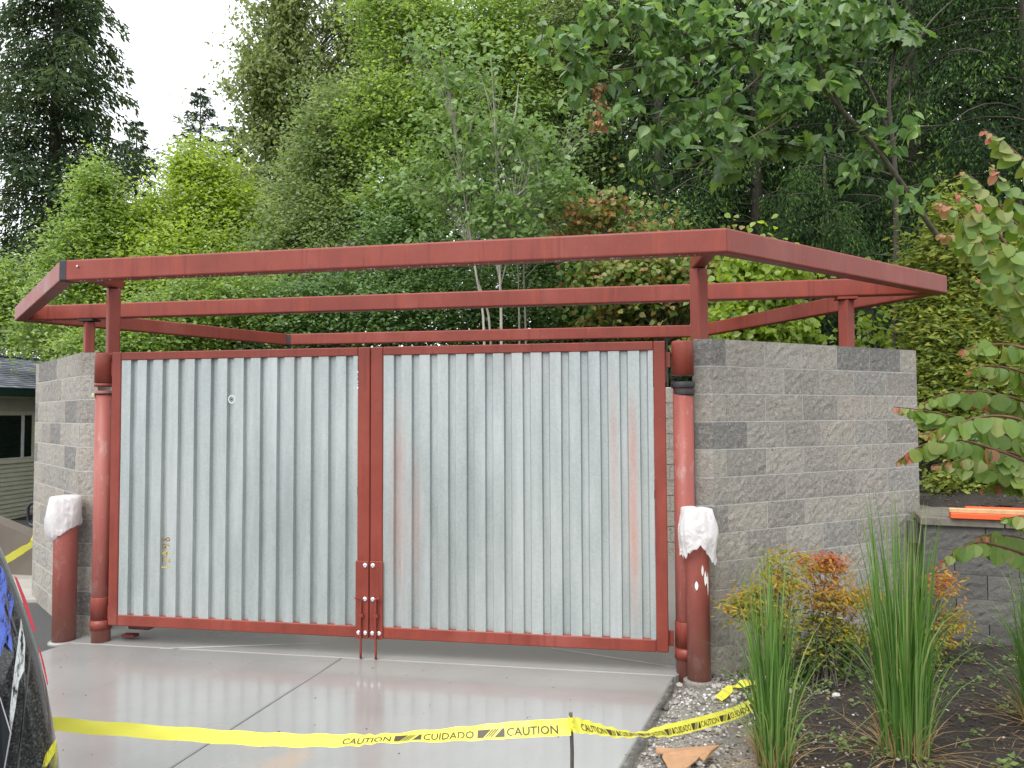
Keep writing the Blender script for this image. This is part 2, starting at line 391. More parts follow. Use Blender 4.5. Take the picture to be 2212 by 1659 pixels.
panel('slab_panel', [(lx(JY-g2), JY-g2), (lx(-9), -9), (jx(-9)-g2, -9), (jx(JY)-g2, JY-g2)], slab, CONC)
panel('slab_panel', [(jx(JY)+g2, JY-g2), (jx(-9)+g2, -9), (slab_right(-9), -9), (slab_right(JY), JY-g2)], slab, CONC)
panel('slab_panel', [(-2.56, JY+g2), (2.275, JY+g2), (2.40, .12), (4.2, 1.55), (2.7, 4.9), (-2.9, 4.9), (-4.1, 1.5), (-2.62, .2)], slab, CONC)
part('joint_filler', [(-2.5, JY-.03, .01), (2.25, JY-.03, .01), (2.25, JY+.03, .01), (-2.5, JY+.03, .01), (jx(JY)-.03, JY, .012), (jx(-9)-.03, -9, .012), (jx(-9)+.03, -9, .012), (jx(JY)+.03, JY, .012)],
     [(0, 1, 2, 3), (4, 5, 6, 7)], simple('joint_dirt', (.035, .03, .026), .9), slab)
# two thin pale lines laid just above the slab surface
mb = MB()
for (a, b) in ((at_z(345, 1401, G+.002), at_z(690, 1389, G+.002)), (at_z(1190, 1400, G+.002), at_z(1460, 1441, G+.002))):
    d = unit(b-a); s_ = np.cross(d, (0, 0, 1)); q = []
    for t in np.linspace(0, 1, 12):
        w = .010*(.5+.5*math.sin(math.pi*t))+.003*random.random(); q += [a+(b-a)*t-s_*w, a+(b-a)*t+s_*w]
    mb.add(q, [(2*i, 2*i+1, 2*i+3, 2*i+2) for i in range(11)])
mb.build('pale_lines', simple('pale_line_grey', (.52, .51, .49), .45), slab)

V, F = grid(1.0, 8.5, -5.5, 2.3, 150, 160, .035, 3.5)
V[:, 2] = np.where(V[:, 0] < slab_right(V[:, 1])-.03, -.12, V[:, 2])
tagp(part('planting_bed', V, F, SOIL, smooth=True), kind='structure')
V, F = grid(-30, 30, 1.9, 45, 90, 70, .10, .4); V[:, 2] -= .02
hm = NT('woodland_floor'); hm.set(Base_Color=hm.ramp(hm.noise(4, 6, .7), [(.3, (.008, .007, .005)), (.6, (.03, .028, .014)), (.75, (.05, .06, .02))]), Roughness=.9); hm.bump(hm.noise(12, 5, .7), 1, .05)
keep = [f for f in F if not ((V[f][:, 0].mean() < 4.2) and (V[f][:, 1].mean() < 5.2))]
tagp(part('hillside', V, np.array(keep), hm.m, smooth=True), kind='structure')

# concrete walk beyond the asphalt, left
a, b = at_z(-60, 1297, .05), at_z(140, 1294, .05); c, d = at_z(200, 1225, .05), at_z(-60, 1228, .05)
tagp(part('pavement', [*a, *b, *c, *d, *(a-[0, 0, .08]), *(b-[0, 0, .08])], [(0, 1, 2, 3), (4, 5, 1, 0)], CONC2), kind='structure')

# ------------------------------------------------------------------ split face block walls
H = 2.44; CO = H/12; JT = .009
def rough_face(a, b, z0, z1, nrm, seed, amp=.0075, score=None):
    """one rock-faced rectangle from a to b, sunk at its rim; score: positions of a cut down the face"""
    a, b = np.asarray(a, float), np.asarray(b, float); L = np.linalg.norm(b-a); e = (b-a)/L
    nx = max(3, int(round(L/.034))); xs = np.linspace(0, 1, nx+1); zs = np.linspace(0, 1, 7)
    if score:
        for s in score: xs = np.sort(np.append(xs[np.abs(xs-s/L) > .012/L*1.2], [(s-.008)/L, s/L, (s+.008)/L]))
    V = []
    for z in zs:
        for x in xs:
            d = amp*(.45+.5*fbm((x*L+seed*3.7, z*.2, seed), 8, 3)+.8*fbm((x*L, z*.2, seed+9), 34, 2))
            if x < .001 or x > .999 or z < .001 or z > .999: d = max(0., min(d, .004))*.3+.0016
            d = max(d, .0016)
            if score and min(abs(x*L-s) for s in score) < .001: d = d*.6
            q = a+e*x*L; V.append((q[0]+nrm[0]*d, q[1]+nrm[1]*d, z0+(z1-z0)*z))
    n = len(xs); F = [(j*n+i, j*n+i+1, (j+1)*n+i+1, (j+1)*n+i) for j in range(6) for i in range(n-1)]
    return V, F
def block_mesh(L, seed, depth=.15, score=(.2,)):
    """block lying along +x, face towards -y, origin at its lower left front corner"""
    V, F = rough_face((0, 0), (L, 0), 0, CO-JT, (0, -1), seed)
    n = len(V)//7; k = len(V)
    V = list(V)+[(0, depth, 0), (L, depth, 0), (L, depth, CO-JT), (0, depth, CO-JT)]
    bot = list(range(n)); top = [6*n+i for i in range(n)]
    F = F+[tuple(bot[::-1]+[k, k+1]), tuple(top+[k+2, k+3]), (k, k+3)+tuple(j*n for j in range(6, -1, -1)), (k+2, k+1)+tuple(j*n+n-1 for j in range(7)), (k+1, k+2, k+3, k)]
    return mesh('block', V, [f[::-1] if i >= (n-1)*6 else f for i, f in enumerate(F)], BLOCK)
VAR = {}
def get_block(L, i):
    k = (round(L, 3), i % 7)
    if k not in VAR: VAR[k] = block_mesh(L-JT, k[1]*1.7+L*13)
    return VAR[k]
def block_run(w, p0, p1, z0, courses, off, first=None):
    """lay blocks along p0 -> p1 (face on the right-hand side walking that way ... face normal = e x up)"""
    p0, p1 = np.asarray(p0, float), np.asarray(p1, float); L = np.linalg.norm(p1-p0); e = (p1-p0)/L; ang = math.atan2(e[1], e[0])
    cnt = 0
    for k in range(courses):
        x = off[k % 2]; i = 0
        while x < L-.02:
            l = min(.4066, L-x)
            if x+l > L-.06: l = L-x
            q = p0+e*x; zz = z0+k*CO+JT/2
            o = inst('block', get_block(l, cnt*3+k), w, (q[0], q[1], zz), (0, 0, ang)); cnt += 1; x += l; i += 1
def corner_course(w, pts, z, seed, thick):
    """one course's corner block: pts = front face start, corner, end on the diagonal (face on the right walking)"""
    V = []; F = []
    A, B, C_ = [np.asarray(p, float) for p in pts]
    for a, b in ((A, B), (B, C_)):
        e = unit(b-a); n = (e[1], -e[0]); v, f = rough_face(a, b, z+JT/2, z+CO-JT/2, n, seed+a[0], .0075)
        k = len(V); V += list(v); F += [tuple(i+k for i in q) for q in f]
    e1, e2 = unit(B-A), unit(C_-B); i1, i2 = np.array([-e1[1], e1[0]]), np.array([-e2[1], e2[0]])
    poly = [A, B, C_, C_+i2*thick*.8, A+i1*thick*.9]
    k = len(V); z1, z2 = z+JT/2, z+CO-JT/2
    V += [(*p, z1) for p in poly]+[(*p, z2) for p in poly]
    F += [(k+5, k+6, k+7, k+8, k+9), (k+4, k+3, k+2, k+1, k), (k+2, k+3, k+8, k+7), (k+3, k+4, k+9, k+8), (k+4, k, k+5, k+9)]
    return V, F
R0, R1, R2_ = np.array([2.4397, .1114]), np.array([2.5711, .1114]), np.array([4.4297, 1.5958])
L0, L1, L2 = np.array([-2.515, .165]), np.array([-2.685, .165]), np.array([-4.1874, 1.3446])
def prism(P, z0, z1):
    n = len(P); V = [(*p, z0) for p in P]+[(*p, z1) for p in P]
    return V, [tuple(range(n))[::-1], tuple(range(n, 2*n))]+[(i, (i+1) % n, n+(i+1) % n, n+i) for i in range(n)]
def wall(name, label, path, flip):
    """path: front face start, corner, far end, rear corner"""
    A, B, C_ = path; w = thing(name, (*B, 0), label, 'wall')
    e1, e2 = unit(B-A), unit(C_-B); sg = -1 if flip else 1
    i1, i2 = sg*np.array([-e1[1], e1[0]]), sg*np.array([-e2[1], e2[0]])
    r = .0006
    core = [A+i1*r+e1*.004, B+(i1+i2)/(1+np.dot(i1, i2))*r, C_+i2*r-e2*.004, C_+i2*.195-e2*.004, B+i2*.195+e2*.1, A+i1*.195+e1*.004]
    V, F = prism(core if not flip else core[::-1], -.1, H-.006); part('mortar_core', V, F, MORTAR, w)
    for k in range(12):
        s = (.127, .330)[(11-k) % 2]
        pts = (A, B, B+e2*s) if not flip else (B+e2*s, B, A)
        V, F = corner_course(w, pts, k*CO, k*2.3+(5 if flip else 0), .19)
        part('block', V, F, BLOCK, w)
    for k in range(12):
        s = (.127, .330)[(11-k) % 2]+.0
        if not flip: block_run_one(w, B+e2*s, C_, k)
        else: block_run_one(w, C_, B+e2*s, k)
    return w
_bc = [0]
def block_run_one(w, p0, p1, k):
    L = np.linalg.norm(p1-p0); e = (p1-p0)/L; ang = math.atan2(e[1], e[0]); fl = _flip[0]
    lens = []; x = 0
    while x < L-.03:
        l = min(.4066, L-x)
        if L-x-l < .07: l = L-x
        lens.append(l); x += l
    if fl: lens = lens[::-1]
    x = 0
    for l in lens:
        q = p0+e*(x+JT/2); _bc[0] += 1
        inst('block', get_block(l, _bc[0]*5+k*3), w, (q[0], q[1], k*CO+JT/2), (0, 0, ang)); x += l
_flip = [False]
rw = wall('block_wall', 'long angled grey split face block wall right of the gate, behind the tall grasses', (R0, R1, R2_), False)
_flip[0] = True
lw = wall('block_wall', 'short looking grey block wall left of the gate, behind the bagged bollard', (L0, L1, L2), True)
# rear of the enclosure: only a sliver of it shows beside the gate
rear = thing('block_wall', (0, 4.7, 0), 'grey block wall at the back of the enclosure, glimpsed in the slit beside the right gate leaf', 'wall')
V, F = prism([(-2.75, 4.62), (2.6, 4.72), (2.6, 4.9), (-2.75, 4.8)], -.1, H-.2); part('mortar_core', V, F, simple('pale_mortar', (.55, .54, .52), .9, 0, .1, 30), rear)
mb = MB()
for k in range(11):
    x = -2.7+(.2 if k % 2 else 0)
    while x < 2.5:
        yy = 4.62+(x+2.75)/5.35*.1; mb.box((x+.198, yy-.003, k*CO+CO/2), (.198, .012, CO/2-.006), (1, .0187, 0), (-.0187, 1, 0)); x += .4066
mb.build('block_courses', BLOCK, rear, kind='stuff')
for sgn, Pm in ((1, [(4.30, 1.62), (4.42, 1.60), (2.78, 4.85), (2.6, 4.72)]), (-1, [(-4.05, 1.5), (-2.75, 4.62), (-2.9, 4.8), (-4.18, 1.36)])):
    V, F = prism(Pm, -.1, H-.2); part('side_wall', V, F, BLOCK, rear)

# ------------------------------------------------------------------ red steel canopy frame
ZT, DB, TB = 3.0786, .1598, .105
ring = [np.array(p) for p in ((-2.288, -.552), (2.616, -.617), (4.673, 1.5275), (2.83, 4.94), (-3.14, 4.82), (-4.607, 1.5006))]
frame = thing('canopy_frame', (0, 1.5, 0), 'red steel canopy frame of six sides above the block walls and gate, wet with rain', 'canopy frame')
def rrect(w, h, r=.014, k=3):
    P = []
    for cx, cy, a0 in ((w-r, h-r, 0), (r, h-r, 90), (r, r, 180), (w-r, r, 270)):
        for i in range(k+1):
            a = math.radians(a0+90*i/k); P.append((cx+r*math.cos(a), cy+r*math.sin(a)))
    return P
prof = rrect(TB, DB)
N6 = 6; ed = [unit(ring[(i+1) % 6]-ring[i]) for i in range(6)]; inn = [np.array([-e[1], e[0]]) for e in ed]
mit = [(inn[i-1]+inn[i])/(1+np.dot(inn[i-1], inn[i])) for i in range(6)]
def loft(P0, P1):
    n = len(P0); return np.vstack([P0, P1]), [(i, (i+1) % n, n+(i+1) % n, n+i)[::-1] for i in range(n)]
for i in range(6):
    j = (i+1) % 6; e = ed[i]*.0012
    A = [(*(ring[i]+mit[i]*t+e), ZT-DB+z) for t, z in prof]; B = [(*(ring[j]+mit[j]*t-e), ZT-DB+z) for t, z in prof]
    V, F = loft(A, B); F += [tuple(range(len(A))), tuple(range(len(A), 2*len(A)))[::-1]]
    part('beam', V, F, PRIMER, frame)
a, b = ring[5]+mit[5]*(TB+.012), ring[2]+mit[2]*(TB+.012)
d = unit(b-a); nn = np.array([-d[1], d[0]])
A = [(*(a+nn*(t-TB/2)), ZT-DB+z*.985+.001) for t, z in prof]; B = [(*(b+nn*(t-TB/2)), ZT-DB+z*.985+.001) for t, z in prof]
V, F = loft(A, B); F += [tuple(range(len(A))), tuple(range(len(A), 2*len(A)))[::-1]]
part('beam', V, F, PRIMER, frame)
# four posts, two brackets out to the front corners, cap plates
EX_R = unit(R2_-R1); EX_L = unit(L1-L2)
def post(x, y, z0, z1, ax, h=.05):
    m = MB(); m.box((x, y, (z0+z1)/2), (h, h, (z1-z0)/2), (*ax, 0), (-ax[1], ax[0], 0), bev=.008); return m.build('post', PRIMER, frame)
post(2.493, .262, H-.004, 2.985, EX_R); post(-2.40, .19, H-.3, 2.985, EX_L, .047)
post(3.85, 1.56, .04, 2.895, EX_R); post(-3.73, 1.54, .04, 2.895, EX_L, .046)
for (x, y), tip in (((2.493, .262), ring[1]+mit[1]*TB), ((-2.40, .19), ring[0]+mit[0]*TB)):
    p = np.array([x, y]); dd = unit(tip-p); L = np.linalg.norm(tip-p); back = .055
    m = MB(); m.box((*(p+dd*(L-back-.01)/2-dd*back/2+dd*0), 3.031), ((L+back-.01)/2, .05, .0445), (*dd, 0), (-dd[1], dd[0], 0), bev=.008); m.build('bracket', PRIMER, frame)
for x, y, ax in ((3.85, 1.56, EX_R), (-3.73, 1.54, EX_L)):
    m = MB(); m.box((x, y, 2.907), (.085, .07, .010)); m.build('cap_plate', SCORCH if x < 0 else PRIMER, frame)
# blackened weld at the front left and rear left corners
def band(i, name, l0, l1, e=.003):
    pr = [(t*(1+2*e/TB)-e, z*(1+2*e/DB)-e) for t, z in prof]
    A = [(*(ring[i]+mit[i]*t+ed[i]*l0), ZT-DB+z) for t, z in pr]
    B = [(*(ring[i]+mit[i]*t+ed[i]*l1), ZT-DB+z) for t, z in pr]
    V, F = loft(A, B); part(name, V, F, SCORCH, frame, label='blackened weld at a corner of the red frame')
band(0, 'weld_band', .0, .055); band(4, 'weld_band', -.05, .0)
a = ring[4]+mit[4]*(TB+.002); m = MB()
m.box((*(a+inn[4]*0+ed[3]*-.03), ZT-DB/2), (.03, .002, DB/2-.012), (*ed[3], 0), (*inn[3], 0)); m.build('weld_mark', SCORCH, frame)
V, F = lathe((0, 0, 0), [(.008, 0), (.008, .012), (.004, .016)], 8); sp_ = ring[0]+ed[0]*.16
part('stud', [(sp_[0]+x, sp_[1]-z-.001, ZT-.055+y) for x, y, z in V], F, ZINC, frame)
# rain hanging under the beams
wt = NT('rain_water'); wt.set(Base_Color=(1, 1, 1, 1), Roughness=.02, IOR=1.33, Transmission_Weight=.85); WATER = wt.m
def ico():
    bm_v = []; t = (1+5**.5)/2
    for s in ((-1, t, 0), (1, t, 0), (-1, -t, 0), (1, -t, 0), (0, -1, t), (0, 1, t), (0, -1, -t), (0, 1, -t), (t, 0, -1), (t, 0, 1), (-t, 0, -1), (-t, 0, 1)): bm_v.append(unit(s))
    f = [(0, 11, 5), (0, 5, 1), (0, 1, 7), (0, 7, 10), (0, 10, 11), (1, 5, 9), (5, 11, 4), (11, 10, 2), (10, 7, 6), (7, 1, 8), (3, 9, 4), (3, 4, 2), (3, 2, 6), (3, 6, 8), (3, 8, 9), (4, 9, 5), (2, 4, 11), (6, 2, 10), (8, 6, 7), (9, 8, 1)]
    return np.array(bm_v), np.array(f)
IV, IF = ico()
def scatter_ico(P, S, name, mat, parent=None, kind='stuff', cv=False, jitter=0., **k):
    """P (n,3) positions, S (n,3) semi-axes"""
    n = len(P); B = np.broadcast_to(IV, (n, 12, 3)).copy()
    if jitter: B *= (1+jitter*rng.normal(size=(n, 12, 1)))
    ang = rng.uniform(0, 6.28, n); c, s = np.cos(ang), np.sin(ang)
    B = B*S[:, None, :]; X = B[:, :, 0]*c[:, None]-B[:, :, 1]*s[:, None]; Y = B[:, :, 0]*s[:, None]+B[:, :, 1]*c[:, None]
    V = np.stack([X, Y, B[:, :, 2]], -1)+P[:, None, :]; F = (IF[None]+12*np.arange(n)[:, None, None]).reshape(-1, 3)
    return part(name, V.reshape(-1, 3), F, mat, parent, kind=kind, cv=np.repeat(rng.random(n), 20) if cv else None, smooth=not jitter, **k)
P = []
for a, b, n in ((ring[0], ring[1], 95), (ring[5], ring[2], 120), (ring[4]-[0, .105], ring[3]-[0, .105], 60)):
    for t in rng.random(n): P.append((*(a+(b-a)*(.03+.94*t)+np.array([0, .02])), ZT-DB-.004))
P = np.array(P); sz = rng.uniform(.0028, .0055, len(P)); scatter_ico(P, np.stack([sz, sz, sz*1.5], 1), 'water_drops', WATER, frame)

# ------------------------------------------------------------------ gate leaves
ZB, ZG = .193, 2.414
def gate_leaf(x0, x1, label, hinge_left):
    t = thing('gate_leaf', ((x0+x1)/2, 0, ZB), label, 'gate leaf', 'pair of corrugated gate leaves')
    so, si, rt, rb = .085, .098, .066, .088
    xl = x0+(so if hinge_left else si); xr = x1-(si if hinge_left else so)
    m = MB()
    def bar(xa, xb, za, zb, name):
        mm = MB(); mm.box(((xa+xb)/2, 0, (za+zb)/2), ((xb-xa)/2, .03, (zb-za)/2), bev=.006); mm.build(name, PRIMER, t)
    bar(x0, xl, ZB, ZG, 'stile'); bar(xr, x1, ZB, ZG, 'stile'); bar(xl+.001, xr-.001, ZG-rt, ZG, 'rail'); bar(xl+.001, xr-.001, ZB, ZB+rb, 'rail')
    mm = MB(); mm.box(((xl+xr)/2, .062, 1.3), ((xr-xl)/2+.04, .025, .03), bev=.006); mm.build('rear_rail', PRIMER, t)
    # three corrugated sheets, lapped; ribs stand forward
    pit = (xr-xl)/14.3; w = xr-xl; n = 15
    seq = []                                                       # (x, y) along the profile
    for k in range(n):
        c = xl+pit*(k+.33)
        seq += [(c-.30*pit, 1), (c+.27*pit, 1), (c+.32*pit, 0), (c+.63*pit, 0)]
    seq = [(x, y) for x, y in seq if xl+.003 < x < xr-.003]; seq = [(xl+.004, seq[0][1])]+seq+[(xr-.004, seq[-1][1])]
    for s in range(3):
        lo, hi = xl+w*s/3, xl+w*(s+1)/3
        sub = [(x, y) for x, y in seq if lo-.02 <= x <= hi+.05]
        if len(sub) < 4: continue
        V = []; nz = 10; zz = np.linspace(ZB+rb-.012, ZG-rt+.012, nz)
        for z in zz:
            for x, y in sub:
                V.append((x+.0006*math.sin(z*3+x*9), (-.022 if y else .010)+.0012*math.sin(z*4+x*11+s)-.0015*(s % 2), z))
        q = len(sub); F = [(j*q+i, j*q+i+1, (j+1)*q+i+1, (j+1)*q+i) for j in range(nz-1) for i in range(q-1)]
        part('corrugated_sheet', V, F, GALV, t)
    # latch plate with carriage bolts and a drop rod
    sg = -1 if hinge_left else 1; xe = (x1 if hinge_left else x0)
    m = MB(); m.box((xe+sg*.0535, -.037, .483), (.052, .006, .293), bev=.003); pl = m.build('latch_plate', PRIMER, t)
    for dx, z in ((.028, .745), (.028, .490), (.026, .235), (.078, .235)):
        V, F = lathe((0, 0, 0), [(.019, 0), (.0185, .004), (.014, .009), (.007, .012), (.001, .0125)], 14)
        V = np.array([(xe+sg*dx+x, -.043-z2, z+y) for x, y, z2 in V]); part('bolt', V, [f[::-1] for f in F], ZINC, t, smooth=True)
    xr_ = xe+sg*.057
    P = spline([(xr_+sg*.035, -.085, .508), (xr_+sg*.02, -.075, .502), (xr_+sg*.004, -.062, .49), (xr_, -.058, .46), (xr_-.002, -.058, .3), (xr_+.002, -.058, .048)], 5)
    V, F = tube(P, .0095, 8); part('drop_rod', V, F, PRIMER, t, smooth=True)
    m = MB(); m.box((xr_, -.054, .37), (.02, .013, .012)); m.build('rod_guide', PRIMER, t)
    xh = x0 if hinge_left else x1; sh = -1 if hinge_left else 1
    for z in (2.28, .285):
        m = MB(); m.box((xh+sh*.019, .012, z), (.018, .008, .055), bev=.002); m.build('hinge_plate', PRIMER, t)
    return t
W2 = 4.49/2
gl = gate_leaf(-W2+.008, -.003, 'galvanised corrugated gate leaf with yellow number written low on it, hung on the left post', True)
gr = gate_leaf(.003, W2-.012, 'galvanised corrugated gate leaf smeared with red primer, hung on the right post', False)
m = MB()                                                            # hand-written 12498 running up a rib
DIG = {'1': [[(.5, 0), (.5, 1)]], '2': [[(.05, .8), (.3, 1), (.75, .95), (.85, .7), (.1, 0), (.95, .05)]], '4': [[(.6, 0), (.65, 1), (.05, .4), (.95, .38)]],
       '9': [[(.85, .75), (.6, .98), (.2, .9), (.15, .6), (.5, .5), (.85, .72), (.8, .3), (.45, 0)]],
       '8': [[(.5, .52), (.15, .75), (.4, 1), (.75, .9), (.5, .52), (.12, .25), (.4, 0), (.85, .15), (.5, .52)]]}
zc = .655; xc = -1.727; yc = -.0245
for ch in '12498':
    for st in DIG[ch]:
        P = spline([(xc-(y-.5)*.062+.002*random.random(), yc, zc+x*.040) for x, y in st], 4)
        for a, b in zip(P[:-1], P[1:]):
            dd = unit(b-a); s_ = np.array([-dd[2], 0, dd[0]])*.0034; a2, b2 = a-dd*.002, b+dd*.002
            m.add([a2-s_, a2+s_, b2+s_, b2-s_], [(0, 1, 2, 3)])
    zc += .056
m.build('crayon_number', CHALK, gl)
V, F = [], []; cx, cz = -1.163, 2.02
for k in range(24):
    a = k*2*math.pi/24
    for r in (.022, .031): V.append((cx+r*math.cos(a), -.0245, cz+r*1.1*math.sin(a)))
F = [(2*k, 2*k+1, (2*k+3) % 48, (2*k+2) % 48) for k in range(24)]
part('ring_scuff', V, F, RUBBED, gl)
V, F = lathe((0, 0, 0), [(.006, 0), (.005, .004), (.001, .005)], 8); part('screw', [(cx+x, -.0225-z, cz+y) for x, y, z in V], F, SCORCH, gl)

# ------------------------------------------------------------------ hinge posts
def hinge_post(x, y, label, left):
    t = thing('hinge_post', (x, y, G), label, 'gate post', 'red pipe hinge posts')
    V, F = lathe((x, y, 0), [(.073, -.1), (.073, 2.10)], 28); part('pipe', V, F, WORN, t, smooth=False)
    r = .0795
    V, F = lathe((x, y, 0), [(r, 2.165), (r, 2.40), (r-.006, 2.414)], 28); part('upper_sleeve', V, F, PRIMER, t)
    if left:
        V, F = lathe((x, y, 0), [(r+.001, 2.135), (r+.001, 2.16)], 28); part('sleeve_ring', V, F, PRIMER, t)
        V, F = lathe((x, y, 0), [(.079, 2.068), (.079, 2.082)], 28); b_ = part('clamp_band', V, F, SCORCH, t)
        m = MB(); m.box((x-.055, y-.062, 2.062), (.013, .012, .016), bev=.003); m.build('clamp_screw', simple('brass', (.6, .5, .3), .4, .6), b_)
    else:
        V, F = lathe((x, y, 0), [(r+.004, 2.075), (r+.006, 2.08), (r+.006, 2.115), (r, 2.12)], 28); part('clamp_band', V, F, SCORCH, t)
        V, F = lathe((x+.004, y, 0), [(.074, 2.02), (.0765, 2.03), (.0765, 2.062), (.074, 2.066)], 28); part('clamp_band', V, F, SCORCH, t)
    V, F = lathe((x, y, 0), [(r, .235), (r, .405), (r-.003, .41)], 28); part('lower_sleeve', V, F, PRIMER, t)
    V, F = lathe((x, y, 0), [(r+.003, .145), (r+.003, .225)], 28); part('stop_collar', V, F, PRIMER, t)
    for ob in t.children:
        for p in ob.data.polygons: p.use_smooth = len(p.vertices) == 4
    return t
hinge_post(-2.342, .03, 'red pipe hinge post with thin black clamp, left of the gate', True)
hinge_post(2.357, .03, 'red pipe hinge post with thick black band, right of the gate', False)
m = MB(); m.box((-2.06, .16, .16), (.10, .05, .035), bev=.01); m.box((-2.14, .12, .075), (.06, .035, .012), bev=.004)
tagp(m.build('gate_stop', simple('dark_red_steel', (.12, .02, .02), .5), None, base=(-2.1, .15, G)), 'dark red steel gate stop on the slab behind the left gate corner', 'gate stop')

# ------------------------------------------------------------------ bollards and the plastic bags on them
def bollard(p, r, h, label):
    t = thing('bollard', (*p, G), label, 'bollard', 'red pipe bollards')
    V, F = lathe((*p, 0), [(r, -.15), (r, h-.02), (r*.9, h+.03), (r*.5, h+.055), (.005, h+.06)], 32)
    o = part('pipe', V, F, WORN, t)
    for q in o.data.polygons: q.use_smooth = len(q.vertices) == 4
    V, F = lathe((*p, 0), [(r+.03, -.1), (r+.028, G-.014), (r+.012, G-.004), (r+.003, G-.002)], 24); part('footing', V, F[:-2], SOIL if p[0] > 0 else CONC, t)
    return t
BL, BR = at_z(138, 1381, G)[:2], at_z(1510.5, 1465, G)[:2]
bollard(BL, .090, 1.16, 'red pipe bollard by the left block wall, its top in a white plastic bag')
b2 = bollard(BR, .080, 1.16, 'red pipe bollard by the right hinge post, white paint dribbles below its bag')
m = MB()
for a0, z0, ln, w in ((-55, .80, .10, .010), (-45, .76, .05, .013), (-100, .73, .06, .012), (-38, .79, .16, .006), (-70, .84, .07, .008)):
    q = []
    for k in range(9):
        z = z0-ln*k/8; ww = w*math.sin(math.pi*(k+.6)/9.2)
        for s in (-1, 1):
            a = math.radians(a0)+s*ww/.080; q.append((BR[0]+.0815*math.cos(a), BR[1]+.0815*math.sin(a), z))
    m.add(q, [(2*i, 2*i+1, 2*i+3, 2*i+2) for i in range(8)])
m.build('paint_dribble', simple('white_dribble', (.72, .70, .68), .5), b2)
def bag(p, r, top, label, hem, bulge, seed, hn=.02, drape=1., smooth=True):
    """film bag pulled over the pipe; hem(theta) = its length, bulge(theta, t) = extra radius"""
    nT, nS = 72, 30; V = [(p[0], p[1], top+.012)]
    for i in range(1, nS+1):
        t = i/nS
        for j in range(nT):
            th = 2*math.pi*j/nT
            if t < .16: rr = (r+.012)*math.sin(t/.16*math.pi/2); z = top+.012*(1-t/.16); d = 0
            else:
                d = (t-.16)/.84; z = top-d*(hem(th)*.95+hn*fbm((math.cos(th)*3, math.sin(th)*3, seed+5), 1.6, 3))
                rr = r+.012+bulge(th, d)
            f = fbm((math.cos(th)*1.1, math.sin(th)*1.1, d*.5+seed), 1.3, 2)
            rid = 1-abs(2*((th*4/6.2832+f*1.3+d*.5) % 1)-1); rid2 = 1-abs(2*((th*9/6.2832-f*2.6-d*2.1+seed) % 1)-1)
            rr += (.004+.024*d*drape)*(rid-.4)+(.004+.004*d*drape)*(rid2**2-.35)+.020*f*min(1, t*4)
            rr = max(rr, (max(r, {.090: .092, .078: .083}.get(r, r))+.002) if t > .16 else .001)
            V.append((p[0]+rr*math.cos(th), p[1]+rr*math.sin(th), z+.006*f+.004*rid2))
    F = [(0, 1+j, 1+(j+1) % nT) for j in range(nT)]+[(1+i*nT+j, 1+(i+1)*nT+j, 1+(i+1)*nT+(j+1) % nT, 1+i*nT+(j+1) % nT) for i in range(nS-1) for j in range(nT)]
    o = part('plastic_bag', V, F, PLASTIC, None, smooth=smooth, base=(*p, top-.3)); return tagp(o, label, 'plastic bag', 'white bags over the bollards')
def wrap(a): return (a+math.pi) % (2*math.pi)-math.pi
tl = math.atan2(-.3, -1)
bag(BL, .090, 1.222, 'white plastic bag bulging to one side over the left bollard top', lambda th: .32+.07*math.cos(wrap(th-tl)),
    lambda th, d: (.010+.085*max(0, math.cos(wrap(th-tl)))**1.2*(.35+.65*d))*max(0, math.sin(math.pi*(.12+.88*d)))**.6, 3.1, .008, .25)
tr_ = math.radians(-40)
def hemR(th):
    w = wrap(th-math.radians(-88)); return .31+.11*math.exp(-(wrap(th-math.radians(-30))/.5)**2)+.03*math.cos(wrap(th-math.radians(195)))-.06*math.exp(-(w/.42)**2)
bag(BR, .078, 1.222, 'white plastic bag with ragged hem over the right bollard top', hemR, lambda th, d: .014+.034*math.sin(min(1, d*1.3)*math.pi*.7), 5.7, .035, .75)

# ------------------------------------------------------------------ caution tape
def ribbon(P, tw, w, n=8):
    """P: control points, tw: tilt from upright (degrees) at each; returns surface function and mesh"""
    P = np.asarray(P, float); C = spline(np.column_stack([P, tw]), n); Q = C[:, :3]; A = np.radians(C[:, 3])
    T = np.gradient(Q, axis=0); T /= np.linalg.norm(T, axis=1)[:, None]
    side = np.cross(T, (0, 0, 1)); side /= np.linalg.norm(side, axis=1)[:, None]; up = np.cross(side, T)
    U = up*np.cos(A)[:, None]+side*np.sin(A)[:, None]; N = side*np.cos(A)[:, None]-up*np.sin(A)[:, None]
    s = np.concatenate([[0], np.cumsum(np.linalg.norm(np.diff(Q, axis=0), axis=1))])
    def f(x, y, off=0.):
        r = [np.interp(x, s, a[:, k]) for a in (Q, U, N) for k in range(3)]
        return np.array(r[0:3])+np.array(r[3:6])*y*w/2+np.array(r[6:9])*off
    rows = 5; V = []
    for i in range(len(Q)):
        for j in range(rows):
            y = -1+2*j/(rows-1); V.append(Q[i]+U[i]*y*w/2+N[i]*(.004*math.sin(i*1.3)*(y*y)))
    F = [(i*rows+j, i*rows+j+1, (i+1)*rows+j+1, (i+1)*rows+j) for i in range(len(Q)-1) for j in range(rows-1)]
    return f, V, F, s[-1]
dg = bpy.context.evaluated_depsgraph_get()
_tx = {}
